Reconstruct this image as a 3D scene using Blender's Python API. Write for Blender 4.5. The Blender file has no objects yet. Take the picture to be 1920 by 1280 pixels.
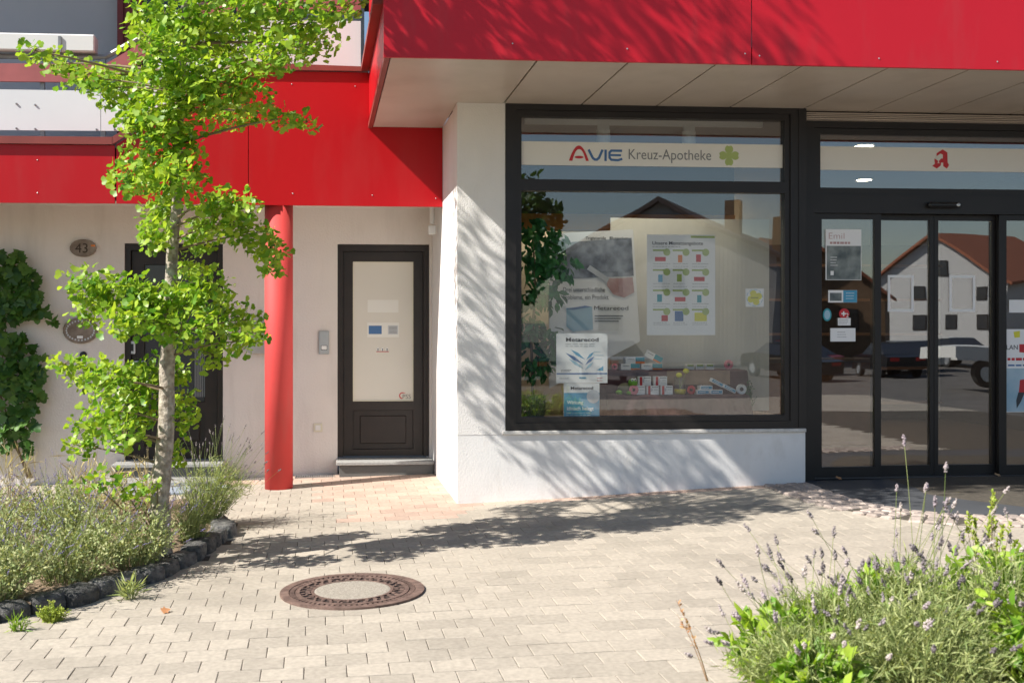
import bpy, bmesh, math, random
import numpy as np
from mathutils import Vector, Matrix
random.seed(7); rng = np.random.default_rng(7)
R = math.radians
S = bpy.context.scene
C = S.collection

# ------------------------------------------------------------------ camera
YAW = R(5.0); FPX = 2100.0; PX, PY = 780.0, 600.0; EYE = 1.5
cam = bpy.data.cameras.new('camera'); co = bpy.data.objects.new('camera', cam); C.objects.link(co)
cam.sensor_width = 36; cam.lens = FPX / 1920 * 36
cam.shift_x = (960 - PX) / 1920; cam.shift_y = -(640 - PY) / 1920
co.location = (0, 0, EYE); co.rotation_euler = (R(90), 0, -YAW)
cam.clip_start = 0.05; cam.clip_end = 2000
cam.dof.use_dof = True; cam.dof.focus_distance = 9.2; cam.dof.aperture_fstop = 4.5
S.camera = co
# ------------------------------------------------------------------ light
SUN = Vector((1.02, 0.35, -1.0)).normalized()          # direction the light travels
elev = math.asin(-SUN.z)
world = bpy.data.worlds.new('World'); S.world = world; world.use_nodes = True
wn = world.node_tree.nodes; wl = world.node_tree.links
sky = wn.new('ShaderNodeTexSky'); sky.sky_type = 'NISHITA'; sky.sun_disc = False
sky.sun_elevation = elev; sky.sun_rotation = math.atan2(-SUN.x, -SUN.y)
sky.air_density = 1.0; sky.dust_density = 0.5; sky.ozone_density = 1.0
wl.new(sky.outputs[0], wn['Background'].inputs[0]); wn['Background'].inputs[1].default_value = 0.07
sl = bpy.data.lights.new('sun', 'SUN'); sl.energy = 4.6; sl.angle = R(0.53); sl.color = (1.0, 0.95, 0.87)
so = bpy.data.objects.new('sun', sl); C.objects.link(so)
so.rotation_euler = SUN.to_track_quat('-Z', 'Y').to_euler()
S.view_settings.view_transform = 'Standard'; S.view_settings.look = 'None'
S.view_settings.gamma = 1; S.view_settings.use_curve_mapping = False
S.view_settings.exposure = 0.95
S.cycles.max_bounces = 8; S.cycles.transparent_max_bounces = 24; S.cycles.caustics_reflective = False; S.cycles.caustics_refractive = False

# ------------------------------------------------------------------ helpers
ca, sa = math.cos(YAW), math.sin(YAW)
def at(u, v, Y):
    """photo pixel -> point on the plane at depth Y"""
    k = (u - PX) / FPX; d = Y / (ca - k * sa); c = k * d
    return Vector((c * ca + d * sa, Y, EYE + (PY - v) / FPX * d))
def project(p):
    c = p[0] * ca - p[1] * sa; d = p[0] * sa + p[1] * ca
    if d < .1: return (-9e9, -9e9)
    return (PX + FPX * c / d, PY - FPX * (p[2] - EYE) / d)
def sm(t):
    t = min(1, max(0, t)); return t * t * (3 - 2 * t)
def zg(x, y):
    """height of the paved ground: slight cross fall, ramp up to the shop door"""
    z = 0.025 * (min(5.2, max(-3.2, x)) - .35)
    z += 0.055 * sm((x - 1.1) / 2.9) * sm((y - 5.6) / 3.2)
    return z

MATS = {}
def mat(name, col, rough=.6, metal=0, var=0.0, vscale=8, bump=0.0, bscale=60, spec=.5, col2=None, detail=4, attr=None, attr_amt=.25, coat=0, space='Object', stain=None):
    if name in MATS: return MATS[name]
    m = bpy.data.materials.new(name); m.use_nodes = True; MATS[name] = m
    nt = m.node_tree; N = nt.nodes; Lk = nt.links; b = N['Principled BSDF']
    b.inputs['Roughness'].default_value = rough; b.inputs['Metallic'].default_value = metal
    b.inputs['Specular IOR Level'].default_value = spec; b.inputs['Coat Weight'].default_value = coat
    c4 = (*col, 1); b.inputs['Base Color'].default_value = c4
    tc = N.new('ShaderNodeTexCoord')
    if space == 'World': tc = N.new('ShaderNodeNewGeometry'); space = 'Position'
    cur = None
    if var or col2:
        n = N.new('ShaderNodeTexNoise'); n.inputs['Scale'].default_value = vscale; n.inputs['Detail'].default_value = detail
        Lk.new(tc.outputs[space], n.inputs['Vector'])
        mx = N.new('ShaderNodeMix'); mx.data_type = 'RGBA'
        lo = tuple(max(0, x * (1 - var)) for x in col); hi = col2 if col2 else tuple(min(1, x * (1 + var)) for x in col)
        if col2: lo = col
        mx.inputs[6].default_value = (*lo, 1); mx.inputs[7].default_value = (*hi, 1)
        mr = N.new('ShaderNodeMapRange'); mr.inputs[1].default_value = .3; mr.inputs[2].default_value = .7
        Lk.new(n.outputs['Fac'], mr.inputs[0]); Lk.new(mr.outputs[0], mx.inputs[0]); cur = mx.outputs[2]
    if attr:
        an = N.new('ShaderNodeAttribute'); an.attribute_name = attr
        mr = N.new('ShaderNodeMapRange'); mr.inputs[3].default_value = 1 - attr_amt; mr.inputs[4].default_value = 1 + attr_amt
        Lk.new(an.outputs['Fac'], mr.inputs[0])
        mm = N.new('ShaderNodeVectorMath'); mm.operation = 'SCALE'
        if cur: Lk.new(cur, mm.inputs[0])
        else: mm.inputs[0].default_value = col
        Lk.new(mr.outputs[0], mm.inputs['Scale']); cur = mm.outputs[0]
    if stain:                                            # (colour, amount, scale xy, scale z, threshold): worn or dirty patches
        gp = N.new('ShaderNodeNewGeometry'); mp = N.new('ShaderNodeMapping'); mp.inputs['Scale'].default_value = (stain[2], stain[2], stain[3]); Lk.new(gp.outputs['Position'], mp.inputs[0])
        n = N.new('ShaderNodeTexNoise'); n.inputs['Scale'].default_value = 1; n.inputs['Detail'].default_value = 6; n.inputs['Roughness'].default_value = .62; Lk.new(mp.outputs[0], n.inputs['Vector'])
        mr = N.new('ShaderNodeMapRange'); mr.inputs[1].default_value = stain[4]; mr.inputs[2].default_value = stain[4] + .25; mr.inputs[4].default_value = stain[1]; Lk.new(n.outputs['Fac'], mr.inputs[0])
        sx = N.new('ShaderNodeMix'); sx.data_type = 'RGBA'; sx.inputs[7].default_value = (*stain[0], 1); Lk.new(mr.outputs[0], sx.inputs[0])
        if cur: Lk.new(cur, sx.inputs[6])
        else: sx.inputs[6].default_value = c4
        cur = sx.outputs[2]
    if cur: Lk.new(cur, b.inputs['Base Color'])
    if bump:
        n = N.new('ShaderNodeTexNoise'); n.inputs['Scale'].default_value = bscale; n.inputs['Detail'].default_value = 5
        Lk.new(tc.outputs[space], n.inputs['Vector'])
        bp = N.new('ShaderNodeBump'); bp.inputs['Strength'].default_value = 1; bp.inputs['Distance'].default_value = bump
        Lk.new(n.outputs['Fac'], bp.inputs['Height']); Lk.new(bp.outputs[0], b.inputs['Normal'])
    return m

def leaf_mat(name, c1, c2, trans=.35, rough=.45, tcol=None):
    m = bpy.data.materials.new(name); m.use_nodes = True; MATS[name] = m
    nt = m.node_tree; N = nt.nodes; Lk = nt.links; b = N['Principled BSDF']; out = N['Material Output']
    b.inputs['Roughness'].default_value = rough; b.inputs['Specular IOR Level'].default_value = .4
    an = N.new('ShaderNodeAttribute'); an.attribute_name = 'rnd'
    mx = N.new('ShaderNodeMix'); mx.data_type = 'RGBA'; mx.inputs[6].default_value = (*c1, 1); mx.inputs[7].default_value = (*c2, 1)
    Lk.new(an.outputs['Fac'], mx.inputs[0]); Lk.new(mx.outputs[2], b.inputs['Base Color'])
    tr = N.new('ShaderNodeBsdfTranslucent')
    if tcol:
        tr.inputs[0].default_value = (*tcol, 1)
    else:
        g = N.new('ShaderNodeVectorMath'); g.operation = 'MULTIPLY'; g.inputs[1].default_value = (1.25, 1.2, .55)
        Lk.new(mx.outputs[2], g.inputs[0]); Lk.new(g.outputs[0], tr.inputs[0])
    ms = N.new('ShaderNodeMixShader'); ms.inputs[0].default_value = trans
    Lk.new(b.outputs[0], ms.inputs[1]); Lk.new(tr.outputs[0], ms.inputs[2]); Lk.new(ms.outputs[0], out.inputs[0])
    return m

def glass_mat(name, f0=.09, tint=(.9, .93, .92), wav=0.0):
    m = bpy.data.materials.new(name); m.use_nodes = True; MATS[name] = m
    nt = m.node_tree; N = nt.nodes; Lk = nt.links; out = N['Material Output']; N.remove(N['Principled BSDF'])
    lw = N.new('ShaderNodeLayerWeight'); lw.inputs[0].default_value = .5
    pw = N.new('ShaderNodeMath'); pw.operation = 'POWER'; pw.inputs[1].default_value = 5; Lk.new(lw.outputs['Facing'], pw.inputs[0])
    ma = N.new('ShaderNodeMath'); ma.operation = 'MULTIPLY_ADD'; ma.inputs[1].default_value = 1 - f0; ma.inputs[2].default_value = f0; Lk.new(pw.outputs[0], ma.inputs[0])
    tr = N.new('ShaderNodeBsdfTransparent'); tr.inputs[0].default_value = (*tint, 1)
    gl = N.new('ShaderNodeBsdfGlossy'); gl.inputs['Roughness'].default_value = 0.0; gl.inputs[0].default_value = (.97, .98, 1, 1)
    if wav:
        tc = N.new('ShaderNodeTexCoord'); n = N.new('ShaderNodeTexNoise'); n.inputs['Scale'].default_value = 1.3; n.inputs['Detail'].default_value = 0
        Lk.new(tc.outputs['Object'], n.inputs['Vector']); bp = N.new('ShaderNodeBump'); bp.inputs['Distance'].default_value = wav
        bp.inputs['Strength'].default_value = 1; Lk.new(n.outputs['Fac'], bp.inputs['Height']); Lk.new(bp.outputs[0], gl.inputs['Normal'])
    mx = N.new('ShaderNodeMixShader'); Lk.new(ma.outputs[0], mx.inputs[0]); Lk.new(tr.outputs[0], mx.inputs[1]); Lk.new(gl.outputs[0], mx.inputs[2])
    Lk.new(mx.outputs[0], out.inputs[0]); return m
def emit_mat(name, col, st):
    m = bpy.data.materials.new(name); m.use_nodes = True; b = m.node_tree.nodes['Principled BSDF']
    b.inputs['Emission Color'].default_value = (*col, 1); b.inputs['Emission Strength'].default_value = st; MATS[name] = m; return m

WL = {}
def wloc(o): return WL.get(o.name, Vector((0, 0, 0))) if o else Vector((0, 0, 0))
def tag(o, label=None, cat=None, group=None, kind=None):
    if label: o['label'] = label
    if cat: o['category'] = cat
    if group: o['group'] = group
    if kind: o['kind'] = kind
    return o
def thing(name, label, cat, loc=(0, 0, 0), group=None):
    o = bpy.data.objects.new(name, None); C.objects.link(o); o.location = loc; o.empty_display_size = .1
    WL[o.name] = Vector(loc); return tag(o, label, cat, group)

class MB:
    def __init__(s): s.v = []; s.f = []; s.sm = False
    def add(s, vs, fs):
        n = len(s.v); s.v += [Vector(p) for p in vs]; s.f += [tuple(i + n for i in f) for f in fs]; return s
    def box(s, x0, x1, y0, y1, z0, z1, b=0.0):
        x0, x1 = min(x0, x1), max(x0, x1); y0, y1 = min(y0, y1), max(y0, y1); z0, z1 = min(z0, z1), max(z0, z1)
        if b <= 0:
            vs = [(x, y, z) for x in (x0, x1) for y in (y0, y1) for z in (z0, z1)]
            return s.add(vs, [(0, 1, 3, 2), (4, 6, 7, 5), (0, 4, 5, 1), (2, 3, 7, 6), (0, 2, 6, 4), (1, 5, 7, 3)])
        bm = bmesh.new(); bmesh.ops.create_cube(bm, size=1)
        for v in bm.verts: v.co = Vector(((x0 + x1) / 2 + v.co.x * (x1 - x0), (y0 + y1) / 2 + v.co.y * (y1 - y0), (z0 + z1) / 2 + v.co.z * (z1 - z0)))
        bmesh.ops.bevel(bm, geom=bm.edges[:], offset=min(b, .49 * min(x1 - x0, y1 - y0, z1 - z0)), segments=1, affect='EDGES')
        return s.bm(bm)
    def bm(s, bm):
        bm.verts.index_update(); s.add([v.co.copy() for v in bm.verts], [[v.index for v in f.verts] for f in bm.faces]); bm.free(); return s
    def tube(s, pts, rad, n=8, cap=True):
        pts = [Vector(p) for p in pts]; rings = []
        if not hasattr(rad, '__len__'): rad = [rad] * len(pts)
        base = len(s.v)
        for i, p in enumerate(pts):
            t = (pts[min(i + 1, len(pts) - 1)] - pts[max(i - 1, 0)]).normalized()
            up = Vector((0, 0, 1)) if abs(t.z) < .9 else Vector((1, 0, 0))
            a1 = t.cross(up).normalized(); b1 = t.cross(a1)
            for k in range(n):
                an = 2 * math.pi * k / n; s.v.append(p + (a1 * math.cos(an) + b1 * math.sin(an)) * rad[i])
        for i in range(len(pts) - 1):
            for k in range(n):
                s.f.append((base + i * n + k, base + i * n + (k + 1) % n, base + (i + 1) * n + (k + 1) % n, base + (i + 1) * n + k))
        if cap:
            s.f.append(tuple(base + k for k in range(n))[::-1]); s.f.append(tuple(base + (len(pts) - 1) * n + k for k in range(n)))
        return s
    def lathe(s, prof, cx, cy, n=24, sx=1, sy=1):
        base = len(s.v)
        for r, z in prof:
            for k in range(n):
                an = 2 * math.pi * k / n; s.v.append(Vector((cx + r * sx * math.cos(an), cy + r * sy * math.sin(an), z)))
        for i in range(len(prof) - 1):
            for k in range(n):
                s.f.append((base + i * n + k, base + i * n + (k + 1) % n, base + (i + 1) * n + (k + 1) % n, base + (i + 1) * n + k))
        s.f.append(tuple(base + k for k in range(n))[::-1]); s.f.append(tuple(base + (len(prof) - 1) * n + k for k in range(n)))
        return s
    def ball(s, c, rx, ry=None, rz=None, n=10):
        ry = ry or rx; rz = rz or rx; c = Vector(c); bm = bmesh.new(); bmesh.ops.create_uvsphere(bm, u_segments=n, v_segments=max(5, n // 2 + 1), radius=1)
        for v in bm.verts: v.co = Vector((c.x + v.co.x * rx, c.y + v.co.y * ry, c.z + v.co.z * rz))
        return s.bm(bm)
    def prism(s, poly, y0, y1):
        """outline in x,z extruded from y0 (front) to y1"""
        n = len(poly)
        area = sum(poly[i][0] * poly[(i + 1) % n][1] - poly[(i + 1) % n][0] * poly[i][1] for i in range(n))
        if area < 0: poly = poly[::-1]
        vs = [(x, y0, z) for x, z in poly] + [(x, y1, z) for x, z in poly]
        fs = [tuple(range(n)), tuple(range(n, 2 * n))[::-1]]
        fs += [(i, n + i, n + (i + 1) % n, (i + 1) % n) for i in range(n)]
        return s.add(vs, fs)
    def zprism(s, poly, z0, z1):
        n = len(poly)
        zf0 = z0 if callable(z0) else (lambda x, y: z0); zf1 = z1 if callable(z1) else (lambda x, y: z1)
        area = sum(poly[i][0] * poly[(i + 1) % n][1] - poly[(i + 1) % n][0] * poly[i][1] for i in range(n))
        if area < 0: poly = poly[::-1]
        vs = [(x, y, zf0(x, y)) for x, y in poly] + [(x, y, zf1(x, y)) for x, y in poly]
        fs = [tuple(range(n))[::-1], tuple(range(n, 2 * n))]
        fs += [(i, (i + 1) % n, n + (i + 1) % n, n + i) for i in range(n)]
        return s.add(vs, fs)
    def build(s, name, m, parent=None, smooth=False, attr=None):
        off = wloc(parent)
        me = bpy.data.meshes.new(name); me.from_pydata([p - off for p in s.v], [], s.f); me.validate()
        if smooth: me.polygons.foreach_set('use_smooth', [True] * len(me.polygons))
        if attr is not None:
            at_ = me.attributes.new('rnd', 'FLOAT', 'POINT'); at_.data.foreach_set('value', attr)
        return link(name, me, m, parent)
def link(name, me, m, parent=None):
    o = bpy.data.objects.new(name, me); C.objects.link(o)
    if m is not None and not me.materials: me.materials.append(MATS[m] if isinstance(m, str) else m)
    if parent is not None: o.parent = parent
    WL[o.name] = wloc(parent).copy(); return o
def box(name, m, parent, x0, x1, y0, y1, z0, z1, b=0.0):
    return MB().box(x0, x1, y0, y1, z0, z1, b).build(name, m, parent)
def text_mb(txt, size, x, y, z, align='LEFT', ext=.0006, thin=0.0, rotz=None, shear=0, spacing=1.0, xs=1.0):
    cu = bpy.data.curves.new('t', 'FONT'); cu.body = txt; cu.size = size; cu.align_x = align; cu.extrude = ext; cu.resolution_u = 3
    cu.offset = thin; cu.shear = shear; cu.space_character = spacing
    ob = bpy.data.objects.new('t', cu); me = bpy.data.meshes.new_from_object(ob)
    mb = MB(); rot = Matrix.Rotation(rotz, 3, 'Y') if rotz else Matrix.Identity(3)
    vs = [rot @ Vector((v.co.x * xs, v.co.z * -1, v.co.y)) + Vector((x, y, z)) for v in me.vertices]
    mb.add(vs, [tuple(p.vertices) for p in me.polygons])
    bpy.data.objects.remove(ob); bpy.data.curves.remove(cu); bpy.data.meshes.remove(me); return mb

def scatter(tv, tf, pos, rot, scl, rnd=None):
    """numpy scatter of a small template -> mesh"""
    tv = np.asarray(tv, float); n = len(pos); k = len(tv)
    V = np.einsum('nij,kj->nki', rot, tv) * scl[:, None, None] + pos[:, None, :]
    V = V.reshape(-1, 3)
    loops = []; tot = []
    for f in tf: tot.append(len(f))
    lf = np.concatenate([np.asarray(f) for f in tf])
    L = (lf[None, :] + (np.arange(n) * k)[:, None]).reshape(-1)
    T = np.tile(np.asarray(tot), n); st = np.concatenate([[0], np.cumsum(T)[:-1]])
    me = bpy.data.meshes.new('leaves'); me.vertices.add(len(V)); me.vertices.foreach_set('co', V.astype(np.float32).ravel())
    me.loops.add(len(L)); me.loops.foreach_set('vertex_index', L.astype(np.int32))
    me.polygons.add(len(T)); me.polygons.foreach_set('loop_start', st.astype(np.int32)); me.polygons.foreach_set('loop_total', T.astype(np.int32))
    me.update(calc_edges=True)
    a = me.attributes.new('rnd', 'FLOAT', 'POINT'); r = rng.random(n) if rnd is None else rnd
    a.data.foreach_set('value', np.repeat(r, k).astype(np.float32)); return me
def leaf_parts(name, tv, tf, pos, rot, scl, m, parent, nobj=300, order=None, rest='foliage'):
    # the leaves that show largest become parts of their own, the rest is one part
    n = len(pos); idx = np.argsort(pos[:, 1] if order is None else order); a, b = idx[:nobj], idx[nobj:]; off = np.array(wloc(parent)); meshes = []
    for k in range(6):
        me = scatter(tv, tf, np.zeros((1, 3)), np.eye(3)[None], np.ones(1), np.array([k / 5])); me.materials.append(MATS[m]); meshes.append(me)
    for i in a:
        o = bpy.data.objects.new(name, meshes[rng.integers(6)]); C.objects.link(o); o.parent = parent
        M_ = Matrix([list(rot[i][r] * scl[i]) + [pos[i][r] - off[r]] for r in range(3)] + [[0, 0, 0, 1]]); o.matrix_local = M_
    if len(b): tag(link(rest, shift(scatter(tv, tf, pos[b], rot[b], scl[b]), parent), m, parent), kind='stuff')
def frames(dirs, normals):
    """rotation matrices with local +Y along dirs and local +Z near normals"""
    d = dirs / np.linalg.norm(dirs, axis=1, keepdims=True)
    x = np.cross(d, normals); x /= np.linalg.norm(x, axis=1, keepdims=True) + 1e-9
    z = np.cross(x, d); return np.stack([x, d, z], axis=2)
def rdir(n): v = rng.normal(size=(n, 3)); return v / np.linalg.norm(v, axis=1, keepdims=True)

# ------------------------------------------------------------------ materials
mat('plaster', (.80, .78, .76), .9, var=.05, vscale=1.6, bump=.0035, bscale=85, stain=((.56, .53, .49), .20, 5, .8, .52))
mat('plaster_smooth', (.80, .79, .78), .85, var=.05, vscale=2.5, bump=.0018, bscale=60, stain=((.50, .46, .40), .34, 7, 3.5, .54))
mat('plaster_left', (.74, .69, .65), .9, var=.045, vscale=1.3, bump=.004, bscale=55, stain=((.46, .41, .37), .32, 5, .7, .52))
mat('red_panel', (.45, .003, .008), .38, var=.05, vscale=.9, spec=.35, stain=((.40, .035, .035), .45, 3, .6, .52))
mat('red_fascia', (.53, .011, .024), .36, var=.05, vscale=.9, spec=.35, stain=((.42, .05, .055), .6, 3.5, .7, .50))
mat('red_pillar', (.60, .055, .052), .7, var=.06, vscale=3, bump=.0008, bscale=80, stain=((.44, .10, .085), .5, 6, 1.2, .5))
mat('red_rail', (.36, .10, .10), .6, var=.12, vscale=5)
mat('coping', (.24, .05, .04), .45, var=.12, vscale=4)
mat('white_panel', (.74, .76, .78), .4, var=.04, vscale=1.5)
mat('grey_wall', (.42, .435, .47), .8, var=.04, vscale=1.2, bump=.002, bscale=60)
mat('galv', (.30, .30, .30), .45, metal=.7, var=.2, vscale=7)
mat('soffit', (.54, .47, .41), .34, var=.05, vscale=1.5, stain=((.36, .30, .25), .4, 2.5, 2.5, .5))
mat('gap', (.012, .010, .010), .9)
mat('bronze', (.012, .010, .0095), .45, var=.18, vscale=4, spec=.5)
mat('wood_dark', (.017, .010, .008), .45, var=.25, vscale=9, bump=.0006, bscale=120)
mat('wood_red', (.16, .016, .016), .5, var=.15, vscale=5)
mat('cream_pane', (.70, .67, .60), .5, var=.05, vscale=1.2)
mat('white_plastic', (.75, .75, .73), .4)
mat('ivory', (.70, .66, .52), .4)
mat('silver', (.50, .52, .54), .32, metal=.6, var=.06, vscale=9)
mat('dark_grey', (.06, .06, .062), .45)
mat('black', (.012, .012, .013), .4)
mat('granite', (.34, .34, .33), .55, var=.55, vscale=260, detail=2, bump=.0004, bscale=200)
mat('granite_dark', (.055, .058, .06), .4, col2=(.17, .17, .165), vscale=190, detail=2)
mat('sill_stone', (.62, .60, .57), .5, var=.15, vscale=30)
mat('paver', (.385, .34, .28), .9, var=.13, vscale=40, bump=.0022, bscale=150, attr='rnd', attr_amt=.10, space='World', stain=((.21, .185, .15), .5, 1.1, 1.1, .50))
mat('paver_red', (.445, .325, .26), .9, var=.12, vscale=40, bump=.002, bscale=150, attr='rnd', attr_amt=.14, space='World', stain=((.28, .20, .15), .5, 1.3, 1.3, .50))
mat('cobble_red', (.35, .29, .255), .88, var=.16, vscale=20, bump=.004, bscale=60, attr='rnd', attr_amt=.25)
mat('joint', (.075, .064, .05), .95, var=.3, vscale=30, bump=.004, bscale=160)
mat('asphalt', (.055, .057, .060), .9, var=.2, vscale=60, bump=.003, bscale=220)
mat('road', (.115, .105, .095), .9, var=.2, vscale=2, bump=.003, bscale=150)
mat('slab_dark', (.060, .064, .072), .75, var=.16, vscale=3, bump=.0015, bscale=250)
mat('basalt', (.030, .031, .034), .72, col2=(.16, .155, .145), vscale=5, bump=.012, bscale=22, detail=8, attr='rnd', attr_amt=.35)
mat('basalt_pale', (.20, .19, .175), .8, var=.3, vscale=9, bump=.008, bscale=25)
mat('soil', (.13, .085, .055), .95, col2=(.30, .22, .15), vscale=24, bump=.02, bscale=45, detail=8)
mat('iron', (.085, .052, .042), .7, col2=(.20, .13, .105), vscale=25, bump=.002, bscale=90, detail=8)
mat('iron_gap', (.035, .022, .018), .85)
mat('concrete_lid', (.40, .36, .30), .9, col2=(.21, .185, .155), vscale=110, bump=.003, bscale=130, detail=3)
mat('bark', (.19, .15, .115), .92, col2=(.52, .46, .39), vscale=26, bump=.02, bscale=34, detail=10)
mat('twig', (.22, .16, .10), .85, var=.2)
mat('mat_blue', (.30, .34, .40), .6, var=.12, vscale=30)
mat('plaque', (.16, .12, .09), .6, col2=(.30, .245, .20), vscale=14, bump=.003, bscale=40)
mat('engraved', (.05, .035, .025), .8)
mat('paper', (.86, .86, .85), .55)
mat('band_film', (.78, .77, .72), .6)
mat('ink', (.045, .05, .06), .6)
mat('ink_grey', (.20, .21, .22), .6)
mat('ink_blue', (.06, .16, .36), .55)
mat('ink_sky', (.07, .33, .52), .55)
mat('ink_pale', (.35, .55, .66), .55)
mat('ink_red', (.55, .03, .04), .55)
mat('ink_green', (.36, .46, .10), .55)
mat('ink_clover', (.40, .50, .17), .55)
mat('ink_yellow', (.72, .68, .06), .55)
mat('ink_orange', (.75, .22, .04), .55)
mat('ink_teal', (.03, .33, .40), .55)
mat('paper_grey', (.55, .57, .60), .55)
mat('forest_print', (.05, .055, .07), .6, col2=(.42, .46, .52), vscale=9, detail=7)
mat('shore_print', (.04, .06, .07), .6, col2=(.34, .38, .36), vscale=7, detail=6)
mat('hand_print', (.42, .22, .22), .6, col2=(.62, .45, .42), vscale=9)
mat('beach_print', (.22, .40, .52), .6, col2=(.60, .68, .72), vscale=3)
mat('brown_cloth', (.075, .028, .033), .85, var=.18, vscale=9, bump=.004, bscale=14)
mat('wood_crate', (.34, .23, .15), .8, var=.2, vscale=12)
mat('backdrop', (.68, .665, .59), .9, var=.05, vscale=2, bump=.01, bscale=2.5)
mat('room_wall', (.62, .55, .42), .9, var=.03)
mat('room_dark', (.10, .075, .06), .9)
mat('room_orange', (.62, .25, .06), .8)
mat('room_floor', (.20, .14, .10), .45, var=.1)
mat('room_ceiling', (.30, .27, .24), .9)
mat('counter', (.30, .15, .075), .5, var=.15, vscale=6)
mat('plush_green', (.22, .50, .05), .9, bump=.002, bscale=200)
mat('plush_shell', (.20, .19, .12), .9, bump=.002, bscale=200)
mat('eye_white', (.85, .85, .82), .4)
mat('pink', (.75, .25, .30), .7)
mat('yellow_liquid', (.72, .55, .03), .3)
mat('roof_tile', (.33, .11, .055), .8, var=.22, vscale=6)
mat('roof_dark', (.09, .065, .06), .8, var=.2, vscale=6)
mat('house_white', (.60, .59, .57), .9, var=.04)
mat('house_grey', (.42, .41, .40), .9, var=.04)
mat('house_brown', (.25, .15, .085), .85, var=.15, vscale=3)
mat('house_glass', (.03, .035, .045), .12)
mat('car_silver', (.42, .43, .45), .25, metal=.6)
mat('car_dark', (.02, .021, .024), .2, metal=.3)
mat('car_red', (.20, .02, .02), .25)
mat('car_white', (.70, .69, .65), .35)
mat('tyre', (.02, .02, .02), .8)
mat('tail_red', (.55, .01, .01), .3)
glass_mat('glass', .105, (.975, .985, .98), wav=.0022)
glass_mat('door_glass', .17, (.80, .81, .81), wav=.0025)
glass_mat('small_glass', .05)
emit_mat('lamp_on', (1, .86, .62), 14)
leaf_mat('ginkgo_leaf', (.11, .28, .02), (.44, .58, .07), .47, .38)
leaf_mat('vine_leaf', (.035, .105, .02), (.11, .23, .04), .3, .4)
leaf_mat('ficus_leaf', (.02, .11, .03), (.06, .26, .07), .2, .28)
leaf_mat('shrub_leaf', (.15, .32, .03), (.42, .56, .07), .42, .42)
leaf_mat('catmint_leaf', (.18, .26, .09), (.54, .55, .29), .30, .75)
leaf_mat('lavender_leaf', (.20, .28, .09), (.52, .56, .25), .34, .6)
leaf_mat('straw', (.46, .40, .24), (.72, .65, .46), .3, .8)
leaf_mat('flower_blue', (.20, .17, .38), (.44, .38, .58), .3, .8)
leaf_mat('flower_dry', (.13, .11, .12), (.42, .37, .38), .25, .9)
leaf_mat('flower_pale', (.34, .28, .33), (.62, .55, .50), .2, .9)
leaf_mat('sprout_leaf', (.25, .36, .05), (.50, .55, .12), .35, .6)
leaf_mat('dead_leaf', (.48, .22, .10), (.60, .42, .24), .2, .8)
leaf_mat('street_leaf', (.04, .09, .02), (.09, .17, .04), .3, .6)
#SECTION2
# ------------------------------------------------------------------ ground and paving
g = MB().add([(x, y, z) for y, z in ((-400, -.92), (-14, -.92), (-3, -.16), (400, -.16)) for x in (-400, 400)], [(0, 1, 3, 2), (2, 3, 5, 4), (4, 5, 7, 6)]).build('ground', 'road'); tag(g, kind='structure')
xs = np.linspace(-8, 10, 46); ys = np.linspace(-1.5, 11.3, 40)
vv = [(x, y, zg(x, y) - .006) for y in ys for x in xs]; nx = len(xs)
ff = [(j * nx + i, j * nx + i + 1, (j + 1) * nx + i + 1, (j + 1) * nx + i) for j in range(len(ys) - 1) for i in range(nx - 1)]
pavement = MB().add(vv, ff).build('pavement', 'joint'); tag(pavement, kind='structure')

BED_L = [(-1.62, 5.91), (-1.28, 6.19), (-.93, 6.70), (-.735, 7.26), (-.60, 8.04), (-.68, 8.46), (-.85, 8.95), (-1.05, 9.45), (-1.5, 9.75), (-6, 9.75), (-6, 5.2), (-2.6, 5.35), (-2.0, 5.62)]
BED_R = [(1.55, 3.3), (1.42, 3.8), (1.55, 4.25), (1.95, 4.5), (2.6, 4.55), (5.5, 4.6), (5.5, 1.5), (1.7, 1.5)]
SLAB = [(4.04, 9.08), (4.03, 8.5), (4.05, 8.12), (4.13, 7.84), (4.27, 7.62), (4.5, 7.46), (4.8, 7.37), (5.3, 7.30), (6.2, 7.25), (8.5, 7.2), (8.5, 9.08)]
def inside(p, poly):
    x, y = p; c = False; n = len(poly)
    for i in range(n):
        x1, y1 = poly[i]; x2, y2 = poly[(i + 1) % n]
        if (y1 > y) != (y2 > y) and x < (x2 - x1) * (y - y1) / (y2 - y1) + x1: c = not c
    return c
far = MB().add([(x, y, zg(x, y) - .001) for y in np.linspace(-1.5, 2.1, 8) for x in np.linspace(-8, 10, 46)], [(j * 46 + i, j * 46 + i + 1, (j + 1) * 46 + i + 1, (j + 1) * 46 + i) for j in range(7) for i in range(45)]).build('footway', 'paver'); tag(far, kind='structure')
kb_ = MB(); kb_.box(-8, 10, -1.68, -1.5, -.3, -.02, .01); tag(kb_.build('kerb', 'granite'), kind='structure')
PL, PW = .184, .164
def paver_mesh(L, W, z1=0.0, jit=0):
    a, b = L / 2 - .0015, W / 2 - .0032; e = .0024
    j = lambda s: random.uniform(-s, s) * jit
    vs = [(-a + e, -b + e, z1), (a - e, -b + e, z1), (a - e, b - e, z1), (-a + e, b - e, z1),
          (-a + j(.001), -b + j(.001), z1 - .002), (a + j(.001), -b + j(.001), z1 - .002), (a + j(.001), b + j(.001), z1 - .002), (-a + j(.001), b + j(.001), z1 - .002),
          (-a, -b, z1 - .03), (a, -b, z1 - .03), (a, b, z1 - .03), (-a, b, z1 - .03)]
    fs = [(0, 1, 2, 3)]
    for o in (0, 4):
        for i in range(4): fs.append((o + 4 + i, o + 4 + (i + 1) % 4, o + (i + 1) % 4, o + i))
    return vs, fs
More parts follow.
